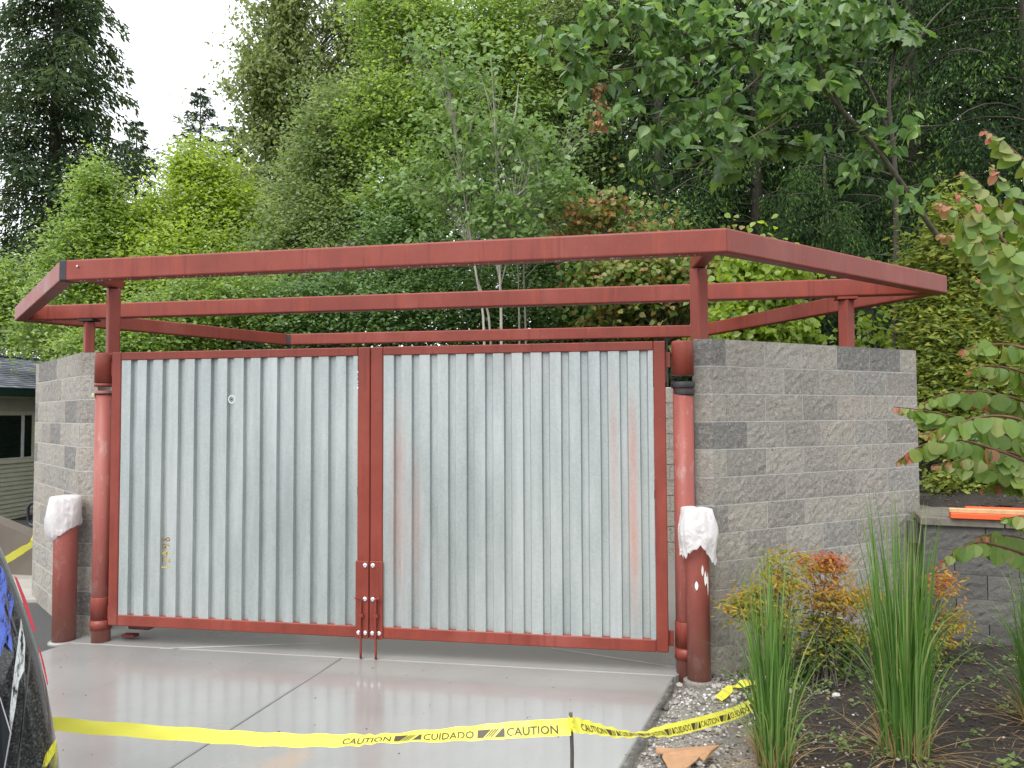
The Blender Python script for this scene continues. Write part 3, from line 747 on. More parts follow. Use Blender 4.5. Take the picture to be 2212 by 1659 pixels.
def text_mesh(txt):
    if txt in _tx: return _tx[txt]
    cu = bpy.data.curves.new('lettering', 'FONT'); cu.body = txt; cu.resolution_u = 2; cu.offset = .012
    ob = bpy.data.objects.new('lettering', cu); COL.objects.link(ob); bpy.context.view_layer.update()
    me = ob.evaluated_get(bpy.context.evaluated_depsgraph_get()).to_mesh()
    V = np.array([v.co[:] for v in me.vertices]); F = [tuple(p.vertices) for p in me.polygons]
    bpy.data.objects.remove(ob); bpy.data.curves.remove(cu); _tx[txt] = (V, F); return V, F
def letter_tape(f, s0, s1, parent, off, start=0., rev=1):
    m = MB(); x = s0+start; words_ = ('CAUTION', 'CUIDADO'); k = 0
    def quad(pts):
        pts = [(a, b) for a, b in pts]
        if all(s0 <= a <= s1 for a, b in pts): m.add([f(a, b, off) for a, b in pts], [(0, 1, 2, 3)])
    while x < s1:
        V, F = text_mesh(words_[k % 2]); w = .195; sx = w/(V[:, 0].max()-V[:, 0].min()); sy = 1.0/(V[:, 1].max()-V[:, 1].min())
        X = x+(V[:, 0]-V[:, 0].min())*sx; Y = (V[:, 1]-V[:, 1].min())*sy-.72
        ok = (X >= s0) & (X <= s1)
        Fk = [q for q in F if all(ok[i] for i in q)]
        if Fk:
            PV = np.array([f(a, b, off) for a, b in zip(X, Y)]); m.add(PV, Fk)
        x0 = x+w+.014
        quad([(x0, .28), (x0+.052, .28), (x0+.022, -.72), (x0, -.72)])
        for q in range(3): quad([(x0+.058+q*.010, .28), (x0+.063+q*.010, .28), (x0+.033+q*.010, -.72), (x0+.028+q*.010, -.72)])
        quad([(x0+.096, .28), (x0+.104, .28), (x0+.104, -.72), (x0+.066, -.72)])
        x = x0+.112; k += 1
    return m.build('lettering', INK, parent)
SD = 2.9; stake_top = at(1233.5, 1540, SD); sx_, sy_ = stake_top[0], stake_top[1]
st = thing('marker_stake', (sx_, sy_, -.02), 'thin rusty steel stake holding up the caution tape on the slab', 'stake')
P = [(sx_+.003*math.sin(k), sy_, .03+(stake_top[2]-.03)*k/10) for k in range(11)]
V, F = tube(P, .0072, 8); part('rod', V, F, STEEL, st, smooth=True)
V, F = lathe((sx_, sy_, 0), [(.11, G-.01), (.11, G+.012), (.10, G+.018), (.012, G+.02)], 20); part('base_plate', V, F, STEEL, st)
tk = at(1233, 1566, SD)
Pt = [at(20, 1548, 3.35), at(120, 1564, 3.3), at(400, 1586, 3.12), at(600, 1598, 3.02), at(760, 1599, 2.96), at(830, 1595, 2.94), at(1000, 1585, 2.92), at(1120, 1576, 2.9), at(1233, 1568, SD)-np.array([0, .009, 0])]
f, V, F, L = ribbon(Pt, [-48, -52, -54, -57, -66, -79, -54, -32, -24], .060, 10)
tp = thing('caution_tape', tk, 'yellow caution tape stretched low across the slab from the dark car to the stake', 'caution tape', 'yellow caution tapes')
part('tape_film', V, F, TAPE, tp, smooth=True)
letter_tape(f, L-.885, L-.008, tp, .0015, .0)
# letters must face the camera whichever way the film's normal points
Pt = [at(1235, 1565, SD-.01), at(1275, 1571, 3.0), at(1330, 1582, 3.15), at(1395, 1586, 3.4), at(1450, 1577, 3.65), at(1520, 1560, 3.95), at(1590, 1539, 4.2), at(1645, 1512, 4.38)]
f2, V, F, L = ribbon(Pt, [-25, -45, -60, -84, -40, -25, -30, -50], .060, 10)
tp2 = thing('caution_tape', Pt[3], 'twisted yellow caution tape drooping from the stake to the ornamental grass', 'caution tape', 'yellow caution tapes')
part('tape_film', V, F, TAPE, tp2, smooth=True); letter_tape(f2, .02, L-.06, tp2, .0015, .05)
m = MB()
for a, b, cc in ((at(1231, 1552, SD-.012), at(1242, 1568, SD-.013), at(1226, 1572, SD-.012)), (at(1228, 1546, SD-.012), at(1237, 1556, SD-.012), at(1229, 1566, SD-.014))):
    m.add([a, b, cc], [(0, 1, 2)])
V, F = lathe((sx_, sy_, tk[2]-.02), [(.009, 0), (.013, .012), (.010, .03), (.012, .04), (.009, .05)], 10); m.add(V, F)
m.build('tape_knot', TAPE, tp)
Pt = [at_z(1552, 1516, -.0), at_z(1566, 1504, .012), at_z(1580, 1492, .02), at_z(1600, 1484, .06), at_z(1632, 1478, .05)]
_, V, F, L = ribbon([p+np.array([0, 0, .02]) for p in Pt], [-70, -60, -75, -60, -80], .055, 6)
tagp(part('tape_scrap', V, F, TAPE, None, smooth=True, base=Pt[2]), 'loose scrap of yellow tape lying on the gravel by the grass', 'tape scrap')

# ------------------------------------------------------------------ board scrap, lumber on the retaining wall
cp = [(880, 575), (1050, 566), (1250, 570), (1475, 582), (1390, 640), (1325, 682), (1283, 640), (1262, 668), (1165, 745), (1120, 775), (1005, 765), (975, 700), (942, 645), (952, 612), (890, 632)]
cp = [at_z((1400+x/3.687)*.8641, (1720+y/3.687)*.8641, .0) for x, y in cp]
top = [(p[0], p[1], .005+.03*(i in (3, 4))+.015*(i in (0, 14))) for i, p in enumerate(cp)]; n = len(top)
V = [(x, y, z-.007) for x, y, z in top]+top
F = [tuple(range(n, 2*n))[::-1], tuple(range(n))]+[(i, n+i, n+(i+1) % n, (i+1) % n) for i in range(n)]
tagp(part('cardboard_piece', V, F, CARD, None, base=(cp[0][0], cp[0][1], 0)), 'torn piece of tan board lying on the gravel beside the slab edge', 'cardboard')

rt = thing('retaining_wall', (4.4, 1.1, 0), 'low dark grey block retaining wall at right behind the grasses', 'wall')
dk = NT('damp_wall_block'); r_ = dk.rnd(); c_ = dk.ramp(r_, [(0, (.075, .072, .066)), (1, (.125, .12, .11))]); s_ = dk.noise(110, 4, .7)
c_ = dk.mix(dk.val(s_, .58, .75, 0, .5), c_, (.24, .23, .22)); c_ = dk.mix(dk.val(s_, .4, .28, 0, .6), c_, (.04, .038, .035)); dk.set(Base_Color=c_, Roughness=.85)
n1 = dk.bump(dk.noise(35, 5, .7), .9, .014); dk.bump(dk.noise(150, 3), .6, .004, n1); DARKBLOCK = dk.m
rv = []
for i in range(6):
    V, F = rough_face((0, 0), (.438, 0), 0, .187, (0, -1), i*2.1+50, .010)
    nn_ = len(V)//7; k = len(V); V = list(V)+[(0, .26, 0), (.438, .26, 0), (.438, .26, .187), (0, .26, .187)]
    bot = list(range(nn_)); tp_ = [6*nn_+q for q in range(nn_)]
    F = F+[tuple(bot[::-1]+[k, k+1])[::-1], tuple(tp_+[k+2, k+3])[::-1], ((k, k+3)+tuple(j*nn_ for j in range(6, -1, -1)))[::-1], ((k+2, k+1)+tuple(j*nn_+nn_-1 for j in range(7)))[::-1]]
    rv.append(mesh('block', V, F, DARKBLOCK))
e = unit((1, -.205)); ang = math.atan2(e[1], e[0]); p0 = np.array([4.31, 1.14])
for k in range(5):
    for i in range(-1 if k % 2 else 0, 9):
        x = i*.444+(.222 if k % 2 else 0); sc = (1, 1, 1)
        if x < 0: x = 0; sc = (.49, 1, 1)
        q = p0+e*x+np.array([-e[1], e[0]])*.012*k
        inst('block', rv[(i*5+k*3) % 6], rt, (q[0], q[1], .02+k*.19), (0, 0, ang), sc)
CAPM = simple('wall_cap', (.14, .125, .10), .8, 0, .25, 14, .5)
for i in range(7):
    m = MB(); q = p0+e*(i*.6+.3-.03)+np.array([-e[1], e[0]])*.17; m.box((*q, 1.003), (.296, .16, .033), (*e, 0), (-e[1], e[0], 0), bev=.006); m.build('cap_stone', CAPM, rt)
for k in range(5):                                                  # return running back to the enclosure
    for i in range(4):
        q = p0+np.array([-e[1], e[0]])*(.30+i*.444+(.2 if k % 2 else 0))
        inst('block', rv[(i+k) % 6], rt, (q[0], q[1]+.438, .02+k*.19), (0, 0, ang-math.pi/2))
m = MB(); q = p0+np.array([-e[1], e[0]])*1.2+e*.12; m.box((*q, 1.008), (.16, .85, .033), (*e, 0), (-e[1], e[0], 0), bev=.006); m.build('cap_stone', CAPM, rt)

pn = np.array([-.205, -1, 0.]); pq = np.array([*(p0-np.array([-e[1], e[0]])*.0), 1.1])
def on_wall(u, v, back): return at_plane(u, v, pq+np.array([-e[1], e[0], 0])*back, pn)
pl = on_wall(2052, 1114, .06); 
def board(name, label, cat, p, dirv, L, h, mat, rise=0.):
    d3 = np.array([dirv[0], dirv[1], rise]); m = MB(); c = np.asarray(p)+unit(d3)*L/2
    side = unit(np.cross((0, 0, 1), d3)); m.box(c, (L/2, h[0], h[1]), d3, side, np.cross(unit(d3), side), bev=.004)
    return tagp(m.build(name, mat, None, base=p), label, cat)
zc = 1.037
b0 = p0+e*.30
board('orange_board', 'orange painted board lying on the retaining wall cap under the tan plank', 'board', (*(at_plane(2052, 1120, (*(p0+np.array([-e[1], e[0]])*.03), 0), pn)[:2]), zc+.022), e, 2.4, (.05, .021), ORANGE)
q = at_plane(2049, 1105, (*(p0+np.array([-e[1], e[0]])*.04), 0), pn)[:2]
board('timber_plank', 'tan planed timber plank resting on an orange board atop the retaining wall', 'plank', (*q, zc+.061), e, 2.6, (.035, .017), WOOD)
q = at_plane(2085, 1098, (*(p0+np.array([-e[1], e[0]])*.19), 0), pn)[:2]
board('orange_board', 'second orange board, half hidden behind the tan plank on the wall', 'board', (*q, zc+.040), e, 2.2, (.04, .038), ORANGE)

# ------------------------------------------------------------------ house, ramp wall, rail (left)
A = at(0, 843, 14.05); B = at(83, 847, 15.0); hd = unit((B-A)[:2]); hn = np.array([hd[1], -hd[0]])
if np.dot(hn, CAM[:2]-A[:2]) < 0: hn = -hn
A2 = A[:2]-hn*.45                                                   # wall plane is set back under the eave
def hp(x, z, out=0.): p = A2+hd*x+hn*out; return np.array([p[0], p[1], z])
house = thing('house', (A2[0], A2[1], 0), 'low olive sided house with dark shingle roof and sliding window, left edge', 'house')
OLIVE = simple('olive_siding', (.47, .455, .36), .6, 0, .08, 6); TRIM = simple('tan_trim', (.56, .53, .40), .55, 0, .06); GREEN = simple('dark_green_gutter', (.010, .038, .026), .35)
DGLASS = m_glass('dark_window_glass', (.008, .014, .01))
X0, X1 = -3.5, 3.5
def hbox(name, x0, x1, z0, z1, o0, o1, mat, parent=house, bev=0):
    m = MB(); c = (hp(x0, z0, o0)+hp(x1, z1, o1))/2; m.box(c, ((x1-x0)/2, abs(o1-o0)/2, (z1-z0)/2), (*hd, 0), (*hn, 0), bev=bev); return m.build(name, mat, parent)
uu = lambda u, v=940: float(np.dot(at_plane(u, v, (*A2, 0), (*hn, 0))[:2]-A2, hd))
zz = lambda v, u=40: float(at_plane(u, v, (*A2, 0), (*hn, 0))[2])
xw0, xw1, xw2, xw3 = uu(-30), uu(44.5), uu(49.5), uu(67.5)
zt_, zb_ = zz(897), zz(990)
hbox('wall', X0, X1, -.3, zz(846)+.1, -.25, 0, OLIVE)
k = 0; z = zb_-.09
while z > -.25:
    e1 = .085; m = MB()
    a = [hp(X0, z, .004), hp(X1, z, .004), hp(X1, z-e1, .022), hp(X0, z-e1, .022), hp(X0, z-e1, .0), hp(X1, z-e1, .0)]
    m.add(a, [(3, 2, 1, 0), (4, 5, 2, 3)]); m.build('siding_board', OLIVE, house); z -= e1; k += 1
hbox('trim_board', X0, X1, zt_, zt_+.075, .0, .03, TRIM); hbox('trim_board', X0, X1, zb_-.085, zb_-.005, .0, .035, TRIM)
hbox('trim_board', xw3+.01, xw3+.55, zb_, zt_, .001, .02, TRIM)
win = hbox('window', xw0, xw3, zb_, zt_, -.01, .006, simple('window_recess', (.02, .02, .02), .6))
hbox('pane', xw0, xw1, zb_+.02, zt_-.02, .008, .012, DGLASS, win); hbox('pane', xw2, xw3-.01, zb_+.02, zt_-.02, .008, .012, DGLASS, win)
WHT = simple('window_frame', (.55, .56, .55), .45); hbox('mullion', xw1, xw2, zb_, zt_, .007, .03, WHT, win); hbox('sash_rail', xw0, xw3, zb_, zb_+.022, .007, .028, WHT, win)
zg = zz(846)+.06
hbox('soffit', X0, X1, zg-.20, zg-.17, .0, .42, OLIVE); gut = hbox('gutter', X0, X1, zg-.17, zg-.01, .40, .52, GREEN, bev=.01)
# shingle roof: lapped courses rising from the eave
SH = NT('roof_shingle'); SH.set(Base_Color=SH.ramp(SH.attr(), [(0, (.07, .078, .10)), (.6, (.13, .142, .175)), (1, (.19, .20, .23))]), Roughness=.75); SH.bump(SH.noise(160, 3), .5, .003)
V = []; F = []; CV = []; slope = .36
for c in range(17):
    s0 = c*.125; x = X0-.4+random.uniform(0, .2)
    while x < X1+.4:
        w = random.uniform(.14, .26); h0 = .0 + .012; k = len(V)
        for s, up_ in ((s0, .016), (s0+.15, .002)):
            for xx in (x, min(x+w-.006, X1+.4)): V.append(hp(xx, zg-.02+s*slope+up_, .54-s))
        V += [hp(x, zg-.02+s0*slope, .54-s0), hp(min(x+w-.006, X1+.4), zg-.02+s0*slope, .54-s0)]
        F += [(k, k+1, k+3, k+2), (k+4, k+5, k+1, k)]; CV += [random.random()]*2; x += w
rf = part('roof', [hp(X0-.4, zg-.03, .53), hp(X1+.4, zg-.03, .53), hp(X1+.4, zg-.03+2.15*slope, -1.62), hp(X0-.4, zg-.03+2.15*slope, -1.62), hp(X1+.4, zg-.03, -3.8), hp(X0-.4, zg-.03, -3.8)],
          [(0, 1, 2, 3), (3, 2, 4, 5)], simple('roof_felt', (.04, .045, .055), .8), house)
part('shingles', V, F, SH.m, rf, kind='stuff', cv=CV)
m = MB(); x = X0
while x < X1:
    m.box(hp(x+.1, zg+2.13*slope, -1.60), (.095, .09, .014), (*hd, 0), (*hn, 0)); x += .21
m.build('ridge_cap', simple('ridge_shingle', (.08, .088, .11), .75), rf)

fa = at_z(-70, 1236, .05); fb = at_z(84, 1244, .05); rd = unit((fb-fa)[:2]); rn = np.array([rd[1], -rd[0]])
def onr(u, v): return at_plane(u, v, fb, (*rn, 0))
t0, t1, t2 = onr(-70, 1103), onr(84, 1166), onr(100, 1172)
rwl = thing('ramp_wall', (fb[0], fb[1], .05), 'brown grey concrete ramp wall with sloping top in front of the house', 'wall')
off = np.array([-rn[0], -rn[1], 0])*.2
if np.dot(off[:2], CAM[:2]-fb[:2]) > 0: off = -off
fb2 = fa+(fb-fa)*1.1
P = [np.array([*fa[:2], 0]), np.array([*fb2[:2], 0]), t2, t0]
V = P+[p+off for p in P]; part('wall_panel', V, [(0, 1, 2, 3), (7, 6, 5, 4), (0, 4, 5, 1), (1, 5, 6, 2), (2, 6, 7, 3), (3, 7, 4, 0)], simple('brown_concrete', (.115, .095, .078), .75, 0, .12, 3, .2), rwl)
rail = thing('handrail', onr(84, 1165), 'dark navy tube handrail looped above the ramp wall', 'handrail')
NAVY = simple('navy_painted_tube', (.012, .018, .026), .35)
def rl(u, v): return onr(u, v)+off*.5
V, F = tube(spline([rl(112, 1088), rl(70, 1087), rl(54, 1089), rl(46, 1098), rl(45, 1118), rl(47, 1131), rl(55, 1138), rl(75, 1139), rl(112, 1140)], 6), .017, 10); part('rail_loop', V, F, NAVY, rail, smooth=True)
V, F = tube(spline([rl(112, 1108), rl(92, 1110), rl(83, 1120), rl(81, 1140), rl(81, 1178)], 6), .020, 10); part('rail_post', V, F, NAVY, rail, smooth=True)
Pt = [rl(84, 1158)-off*.7, rl(78, 1172)-off*.7, rl(60, 1186)-off*.9, rl(40, 1200)-off, rl(22, 1212)-off*1.1, rl(-10, 1234)-off*1.3]
_, V, F, L = ribbon(Pt, [-20, -50, -30, -25, -35, -40], .085, 6)
tp3 = thing('caution_tape', Pt[0], 'yellow caution tape tied to the handrail end by the left block wall', 'caution tape', 'yellow caution tapes')
part('tape_film', V, F, TAPE, tp3, smooth=True)
m = MB(); m.box(rl(84, 1156)-off*.7, (.035, .02, .04), bev=.015); m.build('tape_knot', TAPE, tp3)

# ------------------------------------------------------------------ car at the left edge
DCAR = 2.35
c0 = at(125, 1600, DCAR); rh = unit((c0-CAM)[:2]); an = math.radians(6)
Wd = np.array([rh[0]*math.cos(an)-rh[1]*math.sin(an), rh[0]*math.sin(an)+rh[1]*math.cos(an)])   # across the car, away from us
Ld = np.array([-Wd[1], Wd[0]])                                       # towards the bonnet (out of frame)
def car_lz(u, v):
    p = at_plane(u, v, c0, (*Wd, 0)); return float(np.dot(p[:2]-c0[:2], Ld)), float(p[2])
rearp = [car_lz(u, v) for u, v in ((-30, 1140), (0, 1190), (20, 1228), (45, 1290), (70, 1362), (92, 1432), (108, 1502), (122, 1580), (134, 1655))]
lr, zr_ = rearp[-1]
prof_c = rearp+[(lr-.012, zr_-.12), (lr-.035, zr_-.24), (lr-.02, .52), (lr+.03, .36), (lr+.15, .24)]
l0 = prof_c[0][0]; zt0 = prof_c[0][1]
prof_c += [(lr+1.2, .22), (lr+3.1, .22), (lr+3.95, .26), (lr+4.05, .42), (lr+4.02, .62), (lr+3.85, .80), (lr+3.3, .93), (lr+2.85, 1.0), (lr+2.05, zt0+.02), (lr+1.5, zt0+.08), (l0+.35, zt0+.06)]
cz = sum(z for l, z in prof_c)/len(prof_c); cl = lr+2.0
car = thing('car', (*(c0[:2]+Ld*2+Wd*.8), 0), 'dark car beaded with rain at the left edge, only its curved tail in view', 'car')
secs = ((.0, .93, -.02), (.03, .975, 0), (.10, 1, 0), (.8, 1.0, .01), (1.5, 1, 0), (1.57, .975, 0), (1.6, .93, -.02))
V = []; n = len(prof_c)
PC = np.array(prof_c)
for w, s, dz in secs:
    for l, z in prof_c:
        k = 1-s; ll = l+(cl-l)*k*.45; zz_ = z+(cz-z)*k*.5
        tum = .14*max(0, z-.95) if w < .8 else -.14*max(0, z-.95)
        p = c0[:2]+Ld*ll+Wd*(w+tum); V.append((*p, zz_))
F = [(a*n+i, a*n+(i+1) % n, (a+1)*n+(i+1) % n, (a+1)*n+i) for a in range(len(secs)-1) for i in range(n)]+[tuple(range(n))[::-1], tuple(range((len(secs)-1)*n, len(secs)*n))]
part('body', V, F, m_car(), car, smooth=True)
def carp(l, z, w=-.006): p = c0[:2]+Ld*l+Wd*(w+.14*max(0, z-.95)); return np.array([*p, z])
def cpoly(name, pts, mat, th=.004, parent=car, w=-.004):
    q = [car_lz(u, v) for u, v in pts]; n = len(q); V = [carp(l, z, w) for l, z in q]+[carp(l, z, w-th) for l, z in q]
    return part(name, V, [tuple(range(n, 2*n)), tuple(range(n))[::-1]]+[(i, (i+1) % n, n+(i+1) % n, n+i) for i in range(n)], mat, parent)
cr = lambda x, y: (x/2.911*.8641, (1350+y/2.911)*.8641)
cpoly('side_window', [cr(-400, 300), cr(-60, 900), cr(0, 1160), cr(75, 1395), cr(25, 1655), cr(-400, 1700)], m_glass('car_glass', (.01, .012, .016)))
GREYTR = simple('grey_window_trim', (.35, .34, .36), .35, .3)
cpoly('window_trim', [cr(-4, 1150), cr(4, 1150), cr(82, 1395), cr(33, 1665), cr(24, 1665), cr(71, 1395)], GREYTR, .006)
cpoly('body_crease', [cr(228, 780), cr(240, 780), cr(216, 980), cr(160, 1400), cr(135, 1659), cr(122, 1659), cr(146, 1400), cr(203, 980)], simple('dark_seal', (.05, .045, .042), .5), .004)
RED = simple('red_lamp_glass', (.35, .012, .03), .15)
cpoly('tail_lamp', [cr(112, 285), cr(135, 300), cr(205, 470), cr(262, 665), cr(262, 690), cr(240, 670), cr(185, 500)], RED, .012, car, .0)
cpoly('tail_lamp', [cr(282, 790), cr(300, 815), cr(330, 930), cr(352, 1050), cr(346, 1062), cr(318, 940)], RED, .010, car, .0)
cpoly('painted_reflection', [cr(-20, 170), cr(30, 230), cr(100, 420), cr(110, 470), cr(80, 600), cr(95, 830), cr(40, 760), cr(0, 880), cr(-20, 880)], m_painted_reflection('blue_reflection_paint', (.07, .12, .48)), .001, car, -.0045)  # blue reflection in the bodywork, painted on as a flat patch
cpoly('painted_reflection', [cr(160, 590), cr(190, 760), cr(180, 960), cr(140, 1040), cr(110, 1240), cr(80, 1400), cr(65, 1300), cr(95, 1050), cr(130, 800)], m_painted_reflection('white_reflection_paint', (.5, .52, .52)), .001, car, -.0045)  # white reflected streak, put on as colour
cpoly('painted_reflection', [cr(380, 1480), cr(410, 1440), cr(400, 1540), cr(340, 1640), cr(300, 1659), cr(330, 1560)], m_painted_reflection('yellow_reflection_paint', (.55, .52, .04)), .001, car, -.0045)  # yellow reflection of the caution tape, likewise a painted patch
TY = simple('tyre', (.02, .02, .02), .8); RM = simple('alloy_rim', (.5, .5, .52), .3, .8)
for l in (lr+.78, lr+3.25):
    for w in (-.01, 1.42):
        c = c0[:2]+Ld*l+Wd*(w+.1); V, F = lathe((0, 0, 0), [(.2, -.1), (.30, -.1), (.325, -.07), (.325, .07), (.30, .1), (.2, .1)], 28)
        V = [(c[0]+Wd[0]*z+Ld[0]*x, c[1]+Wd[1]*z+Ld[1]*x, .345+y) for x, y, z in V]; wh = part('wheel', V, F, TY, car)
        V, F = lathe((0, 0, 0), [(.03, -.106), (.19, -.102), (.205, -.08), (.205, .102)], 20); part('rim', [(c[0]+Wd[0]*z+Ld[0]*x, c[1]+Wd[1]*z+Ld[1]*x, .345+y) for x, y, z in V], F, RM, wh)

# ------------------------------------------------------------------ vegetation
def leaf_geo(P, L, droop=.3, wid=.55, flat=.6, cv=None, dirs=None, six=False, curl=.10):
    """folded leaf quads at P; L: length (scalar or per leaf); returns V, F, cv per face"""
    n = len(P); L = np.broadcast_to(np.asarray(L, float), (n,))*rng.uniform(.7, 1.25, n)
    a = rng.uniform(0, 2*math.pi, n); d = np.stack([np.cos(a), np.sin(a), rng.normal(-droop, .35, n)], 1)
    if dirs is not None: d = d*.55+dirs
    d /= np.linalg.norm(d, axis=1)[:, None]
    up = np.stack([rng.normal(0, flat, n), rng.normal(-.75, flat, n), np.full(n, .85)], 1)   # blades turn to the open, lit side
    s = np.cross(d, up); s /= np.linalg.norm(s, axis=1)[:, None]+1e-9; nr = np.cross(s, d)
    l = L[:, None]; w = l*wid*.5
    if six:
        V = np.stack([P, P+d*l*.22+s*w*.85+nr*l*curl*.6, P+d*l*.55+s*w*.9+nr*l*curl*.5, P+d*l-nr*l*curl, P+d*l*.55-s*w*.9+nr*l*curl*.5, P+d*l*.22-s*w*.85+nr*l*curl*.6], 1)
        b = 6*np.arange(n)[:, None]; F = np.concatenate([b+[0, 1, 2, 3], b+[0, 3, 4, 5]], 1).reshape(-1, 4); k = 2
    else:
        V = np.stack([P, P+d*l*.42+s*w+nr*l*curl, P+d*l, P+d*l*.42-s*w+nr*l*curl], 1); F = np.arange(4*n).reshape(n, 4); k = 1
    cv = rng.random(n) if cv is None else cv
    return V.reshape(-1, 3), F, np.repeat(cv, k)

def tree_parts(t, wood, bark, LV, LF, LC, leafmat, crown='crown', trunk='trunk'):
    wood.build(trunk, bark, t, smooth=True)
    part(crown, LV, LF, leafmat, t, cv=LC, kind='stuff')
def blob_clusters(blobs, ncl):
    """blobs (u, v, du, dv, dep, weight) -> cluster centres inside the ellipsoids, biased to their outside"""
    w = np.array([b[5] if len(b) > 5 else b[2]*b[3] for b in blobs], float); k = rng.choice(len(blobs), ncl, p=w/w.sum())
    out = np.zeros((ncl, 3))
    for i, q in enumerate(k):
        u, v, du, dv, dep = blobs[q][:5]; c = at(u, v, dep); s = dep/FPX
        x = rng.normal(size=3); x = x/np.linalg.norm(x)*rng.random()**.42*(1+abs(rng.normal(0, .17)))
        out[i] = c+RT*x[0]*du*s+np.array([-_s, _c, 0])*x[1]*min(du, dv)*s*.75+np.array([0, 0, 1])*x[2]*dv*s
    return out
def broadleaf(name, label, cat, blobs, ncl, per, L, leafmat, bark, trunks, group=None, spread=.28, droop=.3, limbs=40, r0=.06, wid=.6, six=False, flat=.6, lr=.018, cvf=None):
    """trunks: list of world polylines, the first starts at the base"""
    base = trunks[0][0]; t = thing(name, base, label, cat, group); m = MB()
    for P in trunks:
        P = spline(P, 5); r = r0*(1-.8*np.linspace(0, 1, len(P))); V, F = tube(P, r, 7); m.add(V, F)
    C = blob_clusters(blobs, ncl); allP = np.vstack([spline(P, 6) for P in trunks])
    order = rng.permutation(ncl)[:limbs]
    for i in order:
        c = C[i]; dd = np.linalg.norm(allP-c, axis=1)+np.where(allP[:, 2] > c[2]-.15*abs(c[2]), 1.5, 0); q = allP[np.argmin(dd)]
        mid = (q+c)/2+np.array([0, 0, .12*np.linalg.norm(c-q)])+rng.normal(0, .06, 3)*np.linalg.norm(c-q)*.6
        P = spline([q, mid, c], 4); V, F = tube(P, lr*(1-.75*np.linspace(0, 1, len(P))), 5, False); m.add(V, F)
    sig = np.array([spread, spread, spread*.55])
    # each cluster is a spray drawn out along its own twig
    sd = rng.normal(size=(ncl, 3)); sd[:, 2] = sd[:, 2]*.35+.15; sd /= np.linalg.norm(sd, axis=1)[:, None]
    shoot = rng.random(ncl) < .16; sd[shoot] = sd[shoot]*.45+[0, 0, .85]; sc = rng.uniform(.55, 1.5, (ncl, 1, 1)); sc[shoot] *= .8
    stretch = np.where(shoot, 2.6, 1.)[:, None, None]; along = np.clip(rng.normal(size=(ncl, per, 1)), -1.5, 1.5)
    P = (C[:, None, :]+rng.normal(size=(ncl, per, 3))*sig*.62*sc+along*sd[:, None, :]*spread*1.25*sc*stretch).reshape(-1, 3)
    cc = rng.random(ncl); cv = np.clip(np.repeat(cc, per)*.5+rng.random(ncl*per)*.5, 0, 1)
    if cvf is not None: cv = cvf(P, cv)
    V, F, cv = leaf_geo(P, L, droop, wid, flat, cv, None, six)
    tree_parts(t, m, bark, V, F, cv, leafmat); return t
def tz(p): return np.array([p[0], p[1], float(terrain(p[0], p[1]))-.1])
def root(u, dep, v=760): p = at(u, v, dep); return tz(p)
def conifer(name, label, base, ztop, zlow, R, nb, per, L, leafmat, bark, droop=.5, sag=.5, r0=.25, pw=1., wid=.3, group=None, tip=.0, hang=.4, az=None, az_w=math.pi):
    t = thing(name, base, label, 'conifer', group); m = MB()
    V, F = tube([base, (base[0], base[1], (base[2]+ztop)/2), (base[0], base[1], ztop)], [r0, r0*.6, .015], 8); m.add(V, F)
    Ps, Ds, Cs = [], [], []
    for b in range(nb):
        f = (b+.5)/nb; h = zlow+(ztop-zlow)*f; a = b*2.399+rng.normal(0, .3)
        if az is not None: a = az+rng.uniform(-az_w, az_w)
        l = (R*(1-f)**pw+.12)*rng.uniform(.62, 1.12); o = np.array([math.cos(a), math.sin(a), 0]); s = np.array([-o[1], o[0], 0])
        tt = np.linspace(0, 1, 6); zc = h+l*(.18*tt-sag*tt**2)
        cur = np.array([base[0], base[1], 0])+o*(l*tt)[:, None]+np.stack([0*tt, 0*tt, zc], 1)
        V, F = tube(cur, r0*.12*(1-.85*tt)*(1-f*.6)+.004, 5, False); m.add(V, F)
        k = int(per*(.25+.75*l/R)); x = rng.random(k)**.65*.95+.07; lat = rng.normal(0, 1, k)*.20*l*(1.05-.6*x)
        Pq = np.array([base[0], base[1], 0])+o*(l*x)[:, None]+s*lat[:, None]; Pq[:, 2] = h+l*(.18*x-sag*x**2)-np.abs(lat)*.35-rng.random(k)*hang*min(1, l)*.6+.02
        Ps.append(Pq); D = o*.5+s*(np.sign(lat)*.6)[:, None]; D[:, 2] = -droop; Ds.append(D)
        c = np.clip(rng.normal(.38, .17, k), 0, .8); c[rng.random(k) < tip*5*(x > .88)] = 1; Cs.append(np.clip(c+rng.normal(0, .12), 0, 1))
    P, D, c = np.vstack(Ps), np.vstack(Ds), np.concatenate(Cs)
    V, F, c = leaf_geo(P, L, droop, wid, .5, c, D); tree_parts(t, m, bark, V, F, c, leafmat); return t

BARK = m_bark('brown_bark', (.045, .035, .028), (.10, .085, .07)); PALEB = m_bark('pale_birch_bark', (.22, .20, .17), (.46, .43, .37), 10); GREYB = m_bark('grey_bark', (.10, .09, .075), (.22, .20, .17))
FIR = m_leaf('fir_needles', [(.028, .055, .024), (.05, .085, .036), (.08, .115, .042), (.13, .155, .055)], .35, .75, spec=.2)
FIR2 = m_leaf('young_fir_needles', [(.02, .045, .02), (.05, .085, .035), (.10, .14, .06)], .2, .6)
HEM = m_leaf('hemlock_needles', [(0.010, 0.025, 0.009), (0.018, 0.042, 0.014), (0.031, 0.065, 0.018), (0.051, 0.098, 0.024), (0.085, 0.153, 0.024)], .3, .75, spec=.2)
ALD = m_leaf('alder_leaf', [(0.094, 0.161, 0.036), (0.155, 0.247, 0.054), (0.217, 0.314, 0.072), (0.280, 0.375, 0.100)], .5, .32, spec=.7)
